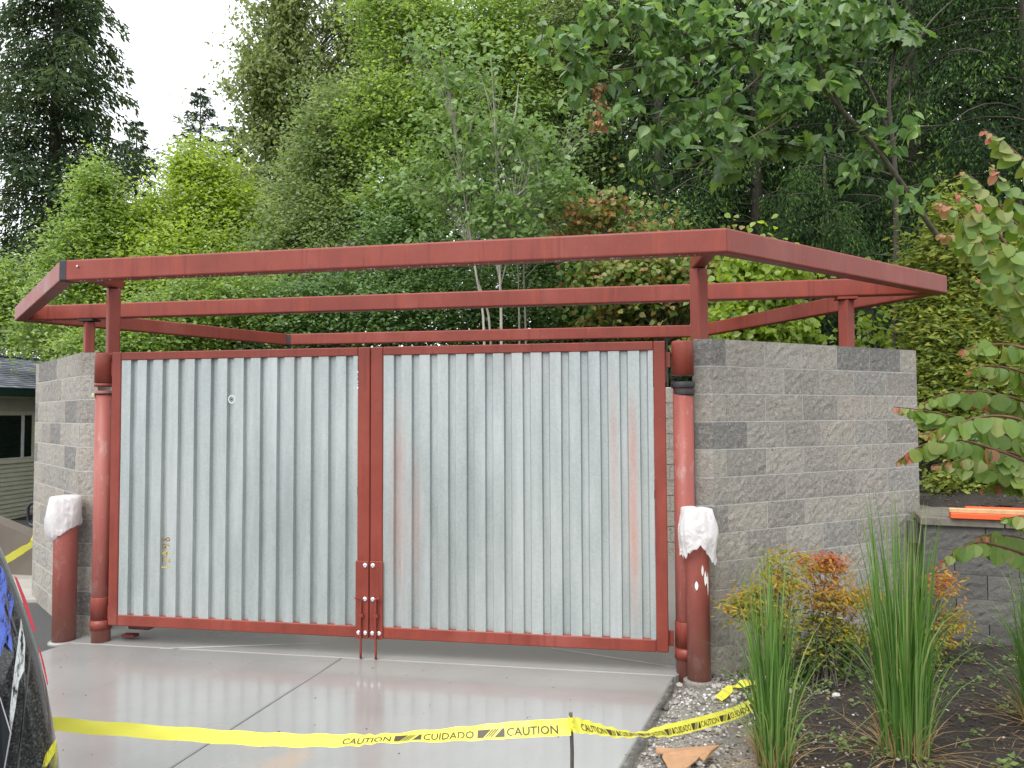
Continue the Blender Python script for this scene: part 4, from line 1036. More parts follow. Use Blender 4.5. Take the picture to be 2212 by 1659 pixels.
LIME = m_leaf('fresh_maple_leaf', [(0.158, 0.248, 0.036), (0.237, 0.332, 0.053), (0.316, 0.403, 0.081)], .52, .36, spec=.6)
MIDG = m_leaf('thicket_leaf', [(0.067, 0.134, 0.041), (0.119, 0.213, 0.061), (0.178, 0.284, 0.086)], .45, .3, spec=.8)
COTT = m_leaf('cottonwood_far_leaf', [(0.119, 0.165, 0.053), (0.185, 0.238, 0.079), (0.264, 0.310, 0.119)], .45, .38)
ALD2 = m_leaf('olive_alder_leaf', [(0.077, 0.126, 0.042), (0.127, 0.189, 0.061), (0.187, 0.252, 0.080), (0.253, 0.315, 0.112)], .48, .35, spec=.6)
BIRL = m_leaf('sapling_leaf', [(0.079, 0.151, 0.036), (0.145, 0.239, 0.067), (0.224, 0.328, 0.118)], .4, .4)
REDM = m_leaf('bronze_maple_leaf', [(0.066, 0.144, 0.024), (0.144, 0.228, 0.042), (0.312, 0.192, 0.072), (0.500, 0.180, 0.084)], .35, .45)
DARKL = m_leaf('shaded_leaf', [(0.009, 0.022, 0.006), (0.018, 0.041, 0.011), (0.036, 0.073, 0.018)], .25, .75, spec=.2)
THU = m_leaf('golden_cedar_foliage', [(0.065, 0.111, 0.018), (0.130, 0.182, 0.026), (0.221, 0.260, 0.036), (0.325, 0.325, 0.058)], .25, .55)
Z = np.array([0, 0, 1.])
def up_trunk(b, *pts): return [b]+[at(*p) for p in pts]

# --- far left: the great fir and two spires
b = root(110, 25); conifer('fir_tree', 'tall dark fir with ragged drooping branches at the left edge', b, at(110, -330, 25)[2], at(110, 720, 25)[2], 3.3, 260, 230, .23, FIR, BARK, .45, .40, .32, .5, .36, hang=.7)
b = root(288, 30); conifer('fir_tree', 'small dark fir with thin pointed top just right of the tall fir', b, at(288, 252, 30)[2], at(288, 700, 30)[2], 2.0, 80, 110, .22, FIR, BARK, .3, .25, .14, .75, .32, hang=.5)
b = root(427, 27); conifer('fir_tree', 'pale wispy young fir rising behind the bright alders at left', b, at(427, 185, 27)[2], at(427, 640, 27)[2], 2.9, 95, 120, .2, FIR2, BARK, .1, .05, .12, .8, .30, hang=.3)
b = root(505, 30); conifer('fir_tree', 'dark half hidden fir top between the wispy fir and the cottonwood', b, at(500, 262, 30)[2], at(500, 640, 30)[2], 2.0, 70, 60, .32, FIR, BARK, .3, .2, .12, .8, .32, hang=.5)
# --- left: bright young trees
b = root(215, 15); broadleaf('alder_tree', 'bright green conical young alder in front of the tall fir', 'tree',
    [(205, 410, 42, 60, 15, 2.2), (205, 500, 80, 70, 15, 4), (190, 600, 105, 90, 15, 5), (235, 690, 120, 70, 15, 4), (130, 560, 40, 40, 15, 1), (90, 700, 70, 60, 15.5, 2)], 760, 36, .085, ALD, GREYB, [up_trunk(b, (212, 600, 15), (205, 380, 15))], spread=.17, limbs=70, r0=.05, lr=.012)
b = root(400, 16); broadleaf('maple_tree', 'yellow green round topped young maple left of the cottonwood', 'tree',
    [(430, 360, 55, 50, 16, 2), (440, 450, 100, 90, 16, 5), (340, 500, 80, 70, 15.5, 3), (390, 600, 140, 110, 15, 7), (290, 620, 70, 70, 15, 2.5), (520, 520, 70, 120, 16, 3)], 1100, 38, .09, LIME, GREYB, [up_trunk(b, (405, 600, 16), (430, 380, 16))], spread=.2, limbs=80, r0=.06, lr=.014)
b = root(20, 20); broadleaf('alder_tree', 'green thicket alder behind the house roof at far left', 'tree',
    [(0, 610, 60, 60, 20, 2), (40, 690, 90, 70, 20, 4), (-60, 640, 80, 90, 20, 3), (140, 740, 60, 40, 20, 1.5)], 380, 30, .12, ALD, PALEB, [up_trunk(b, (22, 690, 20), (15, 570, 20))], spread=.26, limbs=40)
# --- cottonwood against the sky
b = root(640, 23); broadleaf('cottonwood_tree', 'tall olive green cottonwood standing against the white sky', 'tree',
    [(605, 50, 62, 80, 23, 4), (640, -60, 80, 100, 23, 3), (570, 180, 45, 55, 22.5, 2.2), (640, 180, 90, 110, 23, 5), (590, 290, 60, 80, 23, 3), (650, 350, 110, 110, 23, 5), (760, 30, 60, 80, 23, 2.5), (770, 150, 80, 120, 24, 4), (850, 60, 80, 80, 24, 4), (600, 470, 100, 90, 23, 4), (500, 190, 10, 12, 22.5, .2), (530, 105, 12, 12, 22.5, .2), (500, 430, 50, 60, 23, 1.2)],
    1100, 40, .15, COTT, GREYB, [up_trunk(b, (645, 400, 23), (630, 0, 23), (640, -150, 23))], spread=.30, droop=.9, limbs=110, r0=.18, lr=.03, flat=.9)
# --- the big central alders
b = root(720, 15.5); broadleaf('alder_tree', 'leafy mid green alder filling the middle left above the gate', 'tree',
    [(720, 280, 70, 90, 15, 3), (700, 400, 100, 100, 15, 5), (640, 520, 90, 90, 14.5, 4), (760, 520, 110, 100, 14.5, 5), (690, 640, 140, 80, 14, 5), (830, 220, 70, 90, 15, 3)], 1250, 38, .085, ALD2, GREYB, [up_trunk(b, (725, 600, 15), (715, 250, 15))], spread=.2, limbs=110, r0=.07)
b = root(905, 14.5); broadleaf('alder_tree', 'broad bright green alder spreading above the middle of the gate', 'tree',
    [(900, 110, 110, 110, 15, 4), (860, 270, 120, 100, 14.5, 5), (1000, 120, 110, 120, 15, 5), (980, 280, 110, 100, 14.5, 4), (900, 420, 120, 90, 14, 4), (1080, 60, 90, 90, 15, 3), (1120, 200, 100, 110, 15, 3), (840, 20, 90, 60, 15, 2)], 1500, 38, .09, ALD, GREYB, [up_trunk(b, (900, 500, 14.5), (905, 200, 14.5), (930, 20, 15)), [at(900, 500, 14.5), at(985, 300, 14.5), at(1040, 60, 15)]], spread=.22, limbs=140, r0=.08)
b = root(1200, 16); broadleaf('alder_tree', 'yellowish green alder behind the pale sapling trunks', 'tree',
    [(1180, 60, 110, 90, 16, 3), (1280, 100, 90, 110, 16, 3), (1230, 240, 110, 110, 16, 4), (1150, 380, 110, 110, 15, 4), (1290, 330, 90, 90, 16, 3), (1400, 60, 110, 80, 16.5, 3)], 1000, 36, .095, ALD2, GREYB, [up_trunk(b, (1205, 500, 16), (1215, 100, 16))], spread=.24, limbs=90, r0=.08)
# --- thicket behind the wall and gate
for nm, lb, bl, n_, mt in (
    ('thicket_shrub', 'dense green shrub mass behind the left half of the frame', [(360, 700, 130, 60, 12.5, 3), (480, 650, 110, 90, 12.5, 3), (250, 740, 110, 40, 12, 2)], 560, ALD),
    ('thicket_shrub', 'darker green shrub mass behind the middle of the frame', [(620, 680, 120, 70, 12.6, 3), (780, 660, 140, 90, 12.8, 4), (930, 620, 120, 120, 13.4, 4), (860, 520, 90, 90, 13.4, 2)], 900, MIDG),
    ('thicket_shrub', 'leafy shrub mass around the foot of the pale saplings', [(1060, 660, 110, 100, 13.8, 4), (1180, 600, 100, 120, 14.2, 4), (1120, 500, 100, 70, 14.4, 2)], 640, MIDG),
    ('thicket_shrub', 'low green shrub bank behind the right half of the frame', [(1300, 660, 130, 70, 13.2, 4), (1440, 640, 110, 80, 13.2, 3), (1560, 690, 90, 50, 13.0, 2), (1400, 520, 120, 70, 13.4, 2)], 640, MIDG)):
    u, v, dep = bl[0][0], bl[0][1], bl[0][4]; b = root(u, dep); broadleaf(nm, lb, 'shrub', bl, n_, 32, .075, mt, BARK, [up_trunk(b, (u, v, dep), (u+20, v-60, dep))], spread=.19, limbs=60, r0=.03, lr=.010, group='shrubs massed behind the enclosure')
# --- pale trunked saplings
def sapling(label, trunks, blobs, ncl, r0, per=14, L=.10):
    b = trunks[0][0]; b = root(b[0], b[2]); tr = [[b]+[at(*p) for p in trunks[0]]]+[[at(*p) for p in q] for q in trunks[1:]]
    return broadleaf('birch_sapling', label, 'sapling', blobs, ncl, per, L, BIRL, PALEB, tr, group='pale trunked saplings', spread=.16, limbs=ncl//2, r0=r0*.66, lr=.006, wid=.72, six=True, droop=.5)
sapling('pale sapling whose stem leans far left above the middle of the gate', [[(1060, 730, 11.7), (1030, 600, 11.7), (1010, 500, 11.7), (980, 440, 11.8), (930, 400, 11.8)]], [(960, 420, 60, 70, 11.8, 2), (1000, 330, 60, 60, 11.8, 1), (880, 380, 50, 40, 11.9, 1)], 55, .034)
sapling('tallest pale sapling with a straight thin stem, second from the left', [[(1046, 730, 11.5), (1030, 600, 11.5), (1012, 480, 11.5), (985, 300, 11.5), (955, 120, 11.6)]], [(985, 260, 90, 110, 11.5, 2), (960, 110, 90, 70, 11.6, 1.5), (1040, 400, 60, 60, 11.5, 1)], 90, .036)
sapling('pale sapling with the thickest upright stem and round leaves', [[(1083, 730, 11.2), (1080, 600, 11.2), (1074, 420, 11.2), (1068, 250, 11.2), (1060, 120, 11.2)], [(1078, 520, 11.2), (1120, 420, 11.1), (1190, 390, 11.1)], [(1075, 340, 11.2), (1110, 260, 11.2), (1120, 180, 11.2)]], [(1060, 440, 60, 60, 11.1, 1.6), (1090, 300, 90, 100, 11.2, 2), (1180, 400, 70, 50, 11.1, 1.6), (1100, 490, 80, 40, 11.0, 1.5), (1050, 150, 90, 80, 11.2, 1.4)], 130, .040)
sapling('left of two close pale saplings behind the frame beam', [[(1122, 730, 12.2), (1120, 600, 12.2), (1118, 480, 12.2), (1150, 330, 12.2)]], [(1140, 430, 50, 60, 12.2, 1), (1170, 320, 60, 60, 12.2, 1)], 40, .030)
sapling('right of two close pale saplings, bending right', [[(1136, 730, 12.4), (1133, 560, 12.4), (1165, 440, 12.4), (1230, 330, 12.4), (1300, 260, 12.4)]], [(1210, 340, 70, 60, 12.4, 1), (1290, 260, 60, 60, 12.4, 1), (1240, 440, 60, 60, 12.2, 1)], 55, .032)
# --- maples with red young leaves, bright vine maple
b = root(1330, 11.8); broadleaf('vine_maple', 'vine maple with salmon red young leaves above the front beam', 'shrub',
    [(1255, 455, 55, 40, 11.7, 2), (1330, 450, 70, 40, 11.7, 1.2), (1400, 490, 70, 35, 11.7, 1), (1240, 500, 40, 30, 11.7, 1)], 60, 14, .10, REDM, BARK, [up_trunk(b, (1320, 600, 11.8), (1290, 480, 11.7), (1300, 420, 11.7))], spread=.16, limbs=50, r0=.02, lr=.008, wid=.85, six=True, droop=.6,
    cvf=lambda P, c: np.clip(c*.95, 0, 1))
b = root(1440, 11.6); broadleaf('vine_maple', 'olive and bronze leaved maple under the middle beam, left of the bright one', 'shrub',
    [(1330, 610, 90, 50, 11.5, 2), (1440, 600, 90, 60, 11.5, 2), (1540, 620, 60, 60, 11.5, 1.3), (1380, 690, 120, 40, 12.1, 2)], 430, 18, .095, REDM, BARK, [up_trunk(b, (1440, 680, 11.5), (1430, 560, 11.5))], spread=.16, limbs=60, r0=.025, lr=.008, wid=.85, six=True, droop=.7,
    cvf=lambda P, c: np.clip(c*.75, 0, 1))
b = root(1665, 10.8); broadleaf('vine_maple', 'fresh lime green vine maple right of the tall front post', 'shrub',
    [(1640, 620, 60, 45, 10.7, 2), (1690, 600, 50, 35, 10.7, 1.5), (1610, 690, 60, 40, 10.6, 1.3), (1700, 715, 55, 25, 10.6, 1.3), (1620, 580, 40, 20, 10.7, .7), (1560, 735, 50, 20, 10.6, .6)], 260, 20, .10, LIME, BARK, [up_trunk(b, (1665, 700, 10.8), (1650, 590, 10.7))], spread=.14, limbs=50, r0=.022, lr=.007, wid=.9, six=True, droop=.7)
b = root(1880, 9.4); broadleaf('vine_maple', 'thin sapling with scattered lime leaves beside the right rear post', 'sapling',
    [(1880, 620, 40, 30, 9.3, 1), (1890, 690, 45, 50, 9.3, 2), (1850, 740, 30, 15, 9.3, .6), (1925, 745, 25, 12, 9.3, .5)], 34, 9, .085, LIME, BARK, [up_trunk(b, (1885, 700, 9.3), (1878, 600, 9.3))], spread=.10, limbs=20, r0=.013, lr=.005, wid=.9, six=True)
# --- dark conifers on the right
HK = dict(group='dark hemlocks on the slope')
def hemlock(label, u, dep, vtop, vlow, R, nb, per, L=.16, az=None, aw=math.pi, sag=.42, tip=.10):
    b = root(u, dep); conifer('hemlock_tree', label, b, at(u, vtop, dep)[2], at(u, vlow, dep)[2], R, nb, int(per*2.1), L*.58, HEM, BARK, .8, sag, .17, .45, .30, tip=tip, hang=1.0, az=az, az_w=aw, **HK)
hemlock('hemlock with long drooping boughs behind the right end of the front beam', 1640, 15, -700, 700, 3.5, 110, 330)
hemlock('hemlock rising behind the red tipped maple', 1430, 15, -600, 640, 3.0, 90, 260, .18)
hemlock('darkest hemlock, trunk showing near the upper right corner', 1985, 13.8, -800, 720, 3.6, 120, 330)
hemlock('hemlock partly hidden by the round leaved tree at the right edge', 2240, 12, -700, 800, 3.2, 90, 300)
hemlock('hemlock deep in shade between two others on the right', 1800, 16, -500, 660, 3.5, 90, 260, .2)
hemlock('small hemlock with pale drooping curtains just above the sloping beam', 1790, 12.6, 330, 720, 2.1, 46, 420, .13, sag=.30, tip=.04)
# --- golden cedar behind the right wall end
b = root(2050, 8.6); broadleaf('cedar_shrub', 'yellow green feathery cedar behind the end of the right block wall', 'conifer',
    [(2050, 480, 40, 50, 8.6, 1), (2040, 580, 80, 70, 8.5, 3), (2050, 700, 90, 80, 8.4, 4), (2030, 820, 70, 80, 8.3, 3.5), (2060, 920, 80, 60, 8.3, 3), (2130, 640, 70, 120, 8.6, 3), (2170, 820, 80, 100, 8.6, 3)], 700, 40, .085, THU, BARK, [up_trunk(b, (2055, 800, 8.5), (2050, 480, 8.6))], spread=.12, limbs=60, r0=.05, lr=.01, wid=.38, droop=.2, flat=1.2)
for u, v, lb in ((2100, 1040, 'low golden shrub creeping on the dark bank at right'), (2190, 960, 'green shrub on the bank behind the round leaved branches')):
    b = root(u, 8.0); broadleaf('bank_shrub', lb, 'shrub', [(u, v, 90, 22 if v > 1000 else 60, 7.6, 1)], 70 if v > 1000 else 160, 22, .06, THU if v > 1000 else MIDG, BARK, [[at(u, v+20, 7.7)-Z*.1, at(u, v, 7.6), at(u+10, v-15, 7.6)]], spread=.10, limbs=20, r0=.012, lr=.005)

# --- broad leaved trees overhanging from the upper right: large leaves are single parts
def outline_leaf(pts, fold=.12, tipdrop=.15):
    """half outline (x along the leaf, y half width) -> a creased blade, length 1 along +x"""
    h = np.array(pts, float); n = len(h); V = [(0, 0, 0)]
    mid = [(x, 0, -tipdrop*x*x) for x, y in h]; L_ = [(x, y, fold*y-tipdrop*x*x) for x, y in h]; R_ = [(x, -y, fold*y-tipdrop*x*x) for x, y in h]
    V += mid+L_+R_; F = []
    for s, o in ((0, n), (1, 2*n)):
        f = [(0, 1, 1+o)]+[(1+i, 2+i, 2+i+o, 1+i+o) for i in range(n-1)]
        F += f if s == 0 else [q[::-1] for q in f]
    return V, F
COTL = m_leaf('cottonwood_leaf', [(.06, .125, .038), (.09, .175, .05), (.13, .225, .06), (.18, .28, .07)], .38, .35, rnd=True, spec=.5)
COTL2 = m_leaf('cottonwood_leaf_mass', [(.06, .125, .038), (.09, .175, .05), (.13, .225, .06), (.18, .28, .07)], .38, .35, spec=.5)
OV = [(.06, .16), (.20, .32), (.38, .36), (.58, .28), (.80, .12), (1, .0)]
MAPLE_OUT = [(0, 0), (.10, -.30), (.02, -.52), (.22, -.46), (.34, -.58), (.44, -.40), (.60, -.50), (.58, -.26), (.78, -.30), (.76, -.14), (1, 0), (.76, .14), (.78, .30), (.58, .26), (.60, .50), (.44, .40), (.34, .58), (.22, .46), (.02, .52), (.10, .30)]
def maple_mesh(name, mat, k):
    V = [(.35, 0, 0)]+[(x, y, -.10*x*x+.08*math.sin(7*x+k)*abs(y)-.10*abs(y)) for x, y in MAPLE_OUT]; n = len(MAPLE_OUT)
    return mesh(name, V, [(0, 1+i, 1+(i+1) % n) for i in range(n)], mat)
cot_me = [mesh('leaf', *outline_leaf(OV, f, d), COTL) for f, d in ((.25, .05), (.3, .15), (.12, .1))]
MAPL = m_leaf('bigleaf_maple_leaf', [(.05, .105, .03), (.08, .15, .038), (.13, .21, .045)], .35, .4, rnd=True)
map_me = [maple_mesh('leaf', MAPL, k) for k in range(3)]
def orient(d, nrm):
    d = unit(d); s = np.cross(nrm, d); s = unit(s); n = np.cross(d, s)
    return Matrix(((d[0], s[0], n[0]), (d[1], s[1], n[1]), (d[2], s[2], n[2]))).to_euler()
def leafy_limbs(t, bark, limbs, twigs, me, L, limit, massmat, sp=.06, droop=.8):
    """limbs: list of (px polyline with depth, radius); twigs: (u, v, du, dv, dep, count of leaves): hanging sprays"""
    m = MB(); LP = []
    for pts, r in limbs:
        P = spline([p if isinstance(p, np.ndarray) else at(*p) for p in pts], 6); LP.append(P); V, F = tube(P, r*(1-.75*np.linspace(0, 1, len(P))), 7); m.add(V, F)
    LP = np.vstack(LP); leaves = []
    for u, v, du, dv, dep, cnt in twigs:
        per = 9; s = dep/FPX
        for q in range(max(1, cnt//per)):
            e_ = at(u+rng.uniform(-du, du), v+rng.uniform(-dv, dv), dep+rng.uniform(-.35, .35)); j = LP[np.argmin(np.linalg.norm(LP-e_, axis=1)+np.maximum(0, e_[2]-LP[:, 2])*.3)]
            dd = e_-j; l = np.linalg.norm(dd)
            if l > .9: j = e_-dd/l*.9
            P = spline([j, (j+e_)/2+Z*.06*l, e_], 5); V, F = tube(P, .006*(1-.6*np.linspace(0, 1, len(P))), 4, False); m.add(V, F)
            for i in range(per):
                x = 1-.55*(i/per)**1.2; p = P[min(len(P)-1, int(x*(len(P)-1)))]+rng.normal(0, .05, 3); o = unit(dd+1e-6)
                a = rng.uniform(0, 6.28); d = np.array([math.cos(a), math.sin(a), 0])*.8+o*.4-Z*droop*rng.uniform(.3, 1.3)
                nr = Z*.8+rng.normal(0, .45, 3)-FW*.35; leaves.append((p, d, nr, L*rng.uniform(.65, 1.2)))
    m.build('limbs', bark, t, smooth=True)
    leaves.sort(key=lambda q: np.dot(q[0]-CAM, FW)/q[3])
    inview = []; rest = []
    for q in leaves:
        w_ = np.dot(q[0]-CAM, FW); uu_ = 1106+FPX*np.dot(q[0]-CAM, R2)/w_; vv_ = 829.5-FPX*np.dot(q[0]-CAM, U2)/w_
        (inview if -20 < uu_ < 2230 and -15 < vv_ < 1680 and len(inview) < limit else rest).append(q)
    for i, (p, d, nr, l) in enumerate(inview): inst('leaf', me[i % len(me)], t, p, orient(d, nr), (l, l, l))
    if rest:
        V, F, c = [], [], []; k = 0
        for i, (p, d, nr, l) in enumerate(rest):
            mm = me[i % len(me)]; R_ = np.array(orient(d, nr).to_matrix()); X = np.array([v.co[:] for v in mm.vertices])*l
            V.append(X@R_.T+p); 
            for q in mm.polygons: F.append(tuple(a+k for a in q.vertices))
            c += [rng.random()]*len(mm.polygons); k += len(X)
        V = np.vstack(V); cc = []
        part('leaf_mass', V, F, massmat, t, kind='stuff', cv=c)
b = root(2140, 8.7)
cw = thing('cottonwood_tree', b, 'leaning cottonwood whose mossy limb reaches left overhead with large glossy leaves', 'tree')
leafy_limbs(cw, m_bark('mossy_bark', (.04, .038, .022), (.11, .10, .06)), [([b, (2085, 620, 8.4), (2010, 490, 8.1), (1900, 330, 7.9), (1820, 240, 7.8), (1770, 185, 7.7), (1680, 130, 7.5), (1560, 90, 7.3), (1420, 60, 7.1), (1300, 40, 7.0)], .034), ([(1770, 185, 7.7), (1700, 250, 7.5), (1560, 330, 7.3), (1440, 380, 7.2)], .018), ([(1560, 90, 7.3), (1440, 130, 7.1), (1300, 150, 7.0), (1140, 90, 6.9)], .016), ([(1900, 330, 7.9), (1960, 280, 7.8), (2040, 270, 7.8)], .012), ([(1680, 130, 7.5), (1600, 200, 7.3), (1500, 260, 7.2), (1380, 250, 7.1)], .015), ([(1820, 240, 7.8), (1700, 30, 7.6), (1560, -60, 7.4)], .025), ([(1700, 30, 7.6), (1850, -40, 7.5), (1950, -80, 7.5)], .018)],
    [(1180, 90, 90, 40, 6.9, 70), (1290, 110, 80, 60, 7.0, 90), (1300, 190, 70, 50, 7.0, 70), (1400, 80, 90, 60, 7.1, 110), (1430, 180, 90, 60, 7.1, 110), (1530, 110, 90, 60, 7.3, 120), (1520, 230, 90, 60, 7.2, 110), (1640, 170, 80, 60, 7.4, 100), (1460, 290, 70, 50, 7.2, 60), (1600, 290, 80, 50, 7.3, 60), (1700, 90, 90, 60, 7.5, 90), (1560, 20, 160, 40, 7.4, 150), (1380, 10, 120, 30, 7.1, 90), (1760, 40, 90, 50, 7.5, 80), (1290, 245, 40, 40, 7.0, 30), (1800, 320, 50, 30, 7.8, 24), (1880, 300, 50, 40, 7.8, 30), (1870, 370, 60, 40, 7.9, 30), (1790, 410, 50, 30, 7.9, 16), (1990, 270, 40, 25, 7.8, 20), (1830, 200, 70, 60, 7.6, 60), (1700, 200, 60, 50, 7.4, 50), (1880, 110, 70, 60, 7.6, 60), (1930, 360, 50, 40, 7.9, 30), (1850, 10, 120, 40, 7.5, 70), (1985, 430, 40, 40, 7.9, 20), (1400, 380, 40, 30, 7.2, 16)], cot_me, .135, 300, COTL2)
b = root(1925, 9.2)
mp = thing('maple_tree', b, 'bigleaf maple with lobed leaves and a slim dark trunk at upper right', 'tree')
leafy_limbs(mp, BARK, [([b, (1935, 420, 9), (1920, 220, 8.9), (1935, 60, 8.9), (1905, -80, 8.9)], .034), ([(1925, 300, 9), (1860, 160, 8.7), (1790, 110, 8.4), (1720, 60, 8.2)], .02), ([(1930, 380, 9), (1780, 330, 8.6), (1640, 300, 8.2)], .016), ([(1922, 200, 8.9), (2000, 60, 8.8), (2080, -20, 8.8)], .018)],
    [(1740, 60, 70, 50, 8.2, 54), (1830, 60, 60, 50, 8.4, 54), (1790, 150, 60, 40, 8.3, 40), (1900, 50, 60, 50, 8.6, 45), (1690, 200, 60, 40, 8.2, 36), (1640, 270, 60, 40, 8.2, 36), (1560, 240, 60, 50, 8.2, 36), (1700, 320, 50, 30, 8.3, 27), (1960, 30, 60, 50, 8.7, 27), (1600, 380, 50, 30, 8.3, 18)], map_me, .20, 300, m_leaf('bigleaf_maple_leaf_mass', [(.05, .105, .03), (.08, .15, .038), (.13, .21, .045)], .35, .4), droop=.6)
# dead brown leaf cluster hanging from the limb
m = MB(); BRN = m_leaf('dead_leaf', [(.22, .11, .05), (.36, .19, .09), (.46, .27, .13)], .2, .6)
P = np.array([at(1290+10*math.sin(k*.9)+8*k/40+rng.normal(0, 9), 175+k*2.6, 6.9) for k in range(40)]); P = np.repeat(P, 2, 0)+rng.normal(0, .012, (80, 3))
V, F, c = leaf_geo(P, .07, 1.5, .55, .9, None, None, True)
tagp(part('dead_leaf_cluster', V, F, BRN, None, cv=c, base=P[0]), 'hanging string of dead tan leaves under the cottonwood limb', 'dead leaves')

# --- katsura at the right edge, near the camera: every leaf its own part
KAT = m_leaf('round_leaf', [(.085, .155, .022), (.12, .20, .03), (.15, .22, .04), (.19, .22, .055)], .35, .5, rnd=True)
KATR = m_leaf('reddish_leaf', [(.24, .19, .06), (.30, .16, .075), (.36, .12, .07)], .35, .5, rnd=True)
RND = [(.04, .22), (.14, .38), (.30, .47), (.50, .48), (.70, .40), (.88, .22), (1, 0)]
kat_me = [mesh('leaf', *outline_leaf(RND, f, d), KAT) for f, d in ((.18, .05), (.30, .15), (.05, .1))]; katr_me = [mesh('leaf', *outline_leaf(RND, .5, .2), KATR), mesh('leaf', *outline_leaf(RND, .3, .1), KATR)]
KD = 3.45; tb = at(2440, 900, KD+.2); tb[2] = 0
kt = thing('katsura_tree', tb, 'small tree of round leaves with red tips reaching in from the right edge', 'tree')
m = MB(); RS = m_bark('red_brown_twig', (.09, .035, .022), (.17, .075, .05), 30)
V, F = tube(spline([tb, tb+Z*1.2+RT*.02, tb+Z*2.4-RT*.05, tb+Z*3.6], 5), np.linspace(.035, .012, 16), 8); m.add(V, F)
KB = [[(2123, 278), (2165, 305), (2230, 360)], [(2074, 367), (2110, 392), (2155, 440), (2230, 520)], [(2068, 417), (2105, 440), (2150, 495), (2215, 580)], [(2023, 436), (2058, 452), (2108, 505), (2168, 590), (2240, 690)], [(2025, 504), (2070, 512), (2130, 555), (2200, 640)], [(2105, 600), (2150, 630), (2230, 700)], [(2135, 350), (2175, 400), (2230, 470)], [(2150, 680), (2190, 690), (2250, 720)],
      [(2073, 757), (2120, 747), (2180, 745), (2260, 770)], [(1985, 880), (2035, 852), (2105, 845), (2190, 860), (2280, 900)], [(1932, 879), (1985, 885), (2060, 900), (2130, 925), (2230, 960)], [(1937, 998), (1985, 965), (2050, 948), (2130, 965), (2240, 1010)], [(1990, 938), (2050, 925), (2120, 900), (2210, 910)], [(2015, 1005), (2060, 1000), (2120, 1010), (2230, 1040)], [(2090, 800), (2140, 790), (2220, 810)],
      [(2035, 1215), (2062, 1192), (2110, 1172), (2160, 1180), (2240, 1210)], [(2105, 1160), (2150, 1155), (2225, 1170)], [(2140, 985), (2180, 1000), (2240, 1050)], [(2120, 1060), (2170, 1040), (2240, 1040)], [(2160, 1120), (2240, 1120)], [(2050, 1000), (2110, 985), (2190, 980)], [(2110, 870), (2160, 880), (2240, 900)]]
KL = []
for bi, br in enumerate(KB):
    dep = KD+rng.uniform(-.28, .30)
    pts = [at(u, v, dep) for u, v in br]; rt_ = at(br[-1][0]+90, br[-1][1]+70, KD+.15); join = tb+Z*max(.4, rt_[2]-.25)
    P = spline(pts+[rt_, join], 10); sd = np.concatenate([[0], np.cumsum(np.linalg.norm(np.diff(P, axis=0), axis=1))])
    V, F = tube(P, .0022+.010*np.linspace(0, 1, len(P))**1.6, 5, False); m.add(V, F)
    x = .01; k = 0
    vis = sd[min(len(P)-1, 10*(len(br)-1)+6)]
    while x < vis:
        p = np.array([np.interp(x, sd, P[:, i]) for i in range(3)]); KL.append((p, x, k, unit(P[min(len(P)-1, 5)]-P[0]))); x += .009+.017*min(1, x/.22)*rng.uniform(.7, 1.2); k += 1
KL.sort(key=lambda q: q[1]); 
m.build('branches', RS, kt, smooth=True)
_o = sorted(range(len(KL)), key=lambda i: np.dot(KL[i][0]-CAM, R2)/np.dot(KL[i][0]-CAM, FW)); KL = [KL[i] for i in _o]   # those well inside the view first
MV, MF, MC = [], [], []; mk = 0
for i, (p, x, k, dr) in enumerate(KL):
    f = min(1, .22+x/.20); l = .080*f*rng.uniform(.85, 1.15); red = x < .028 or (x < .09 and rng.random() < .35) or rng.random() < .03
    sd_ = 1 if k % 2 else -1
    d = -Z*rng.uniform(.45, 1.1)+R2*rng.normal(0, .35)+np.array([-_s, _c, 0])*sd_*.45-dr*.35; nr = -FW*rng.uniform(.5, 1.1)+Z*rng.uniform(.2, .8)+R2*rng.normal(0, .35)
    me_ = katr_me[k % 2] if red else kat_me[k % 3]; wl_ = l*rng.uniform(.88, 1.02)
    if i < 300: inst('leaf', me_, kt, p+unit(d)*.008, orient(d, nr), (l, wl_, l)); continue
    X = np.array([q.co[:] for q in me_.vertices])*[l, wl_, l]; MV.append(X@np.array(orient(d, nr).to_matrix()).T+p+unit(d)*.008)
    MF += [tuple(a+mk for a in q.vertices) for q in me_.polygons]; MC += [rng.random()]*len(me_.polygons); mk += len(X)
if MV: part('leaf_mass', np.vstack(MV), MF, m_leaf('round_leaf_mass', [(.085, .155, .022), (.12, .20, .03), (.15, .22, .04), (.19, .22, .055)], .35, .5), kt, kind='stuff', cv=MC)

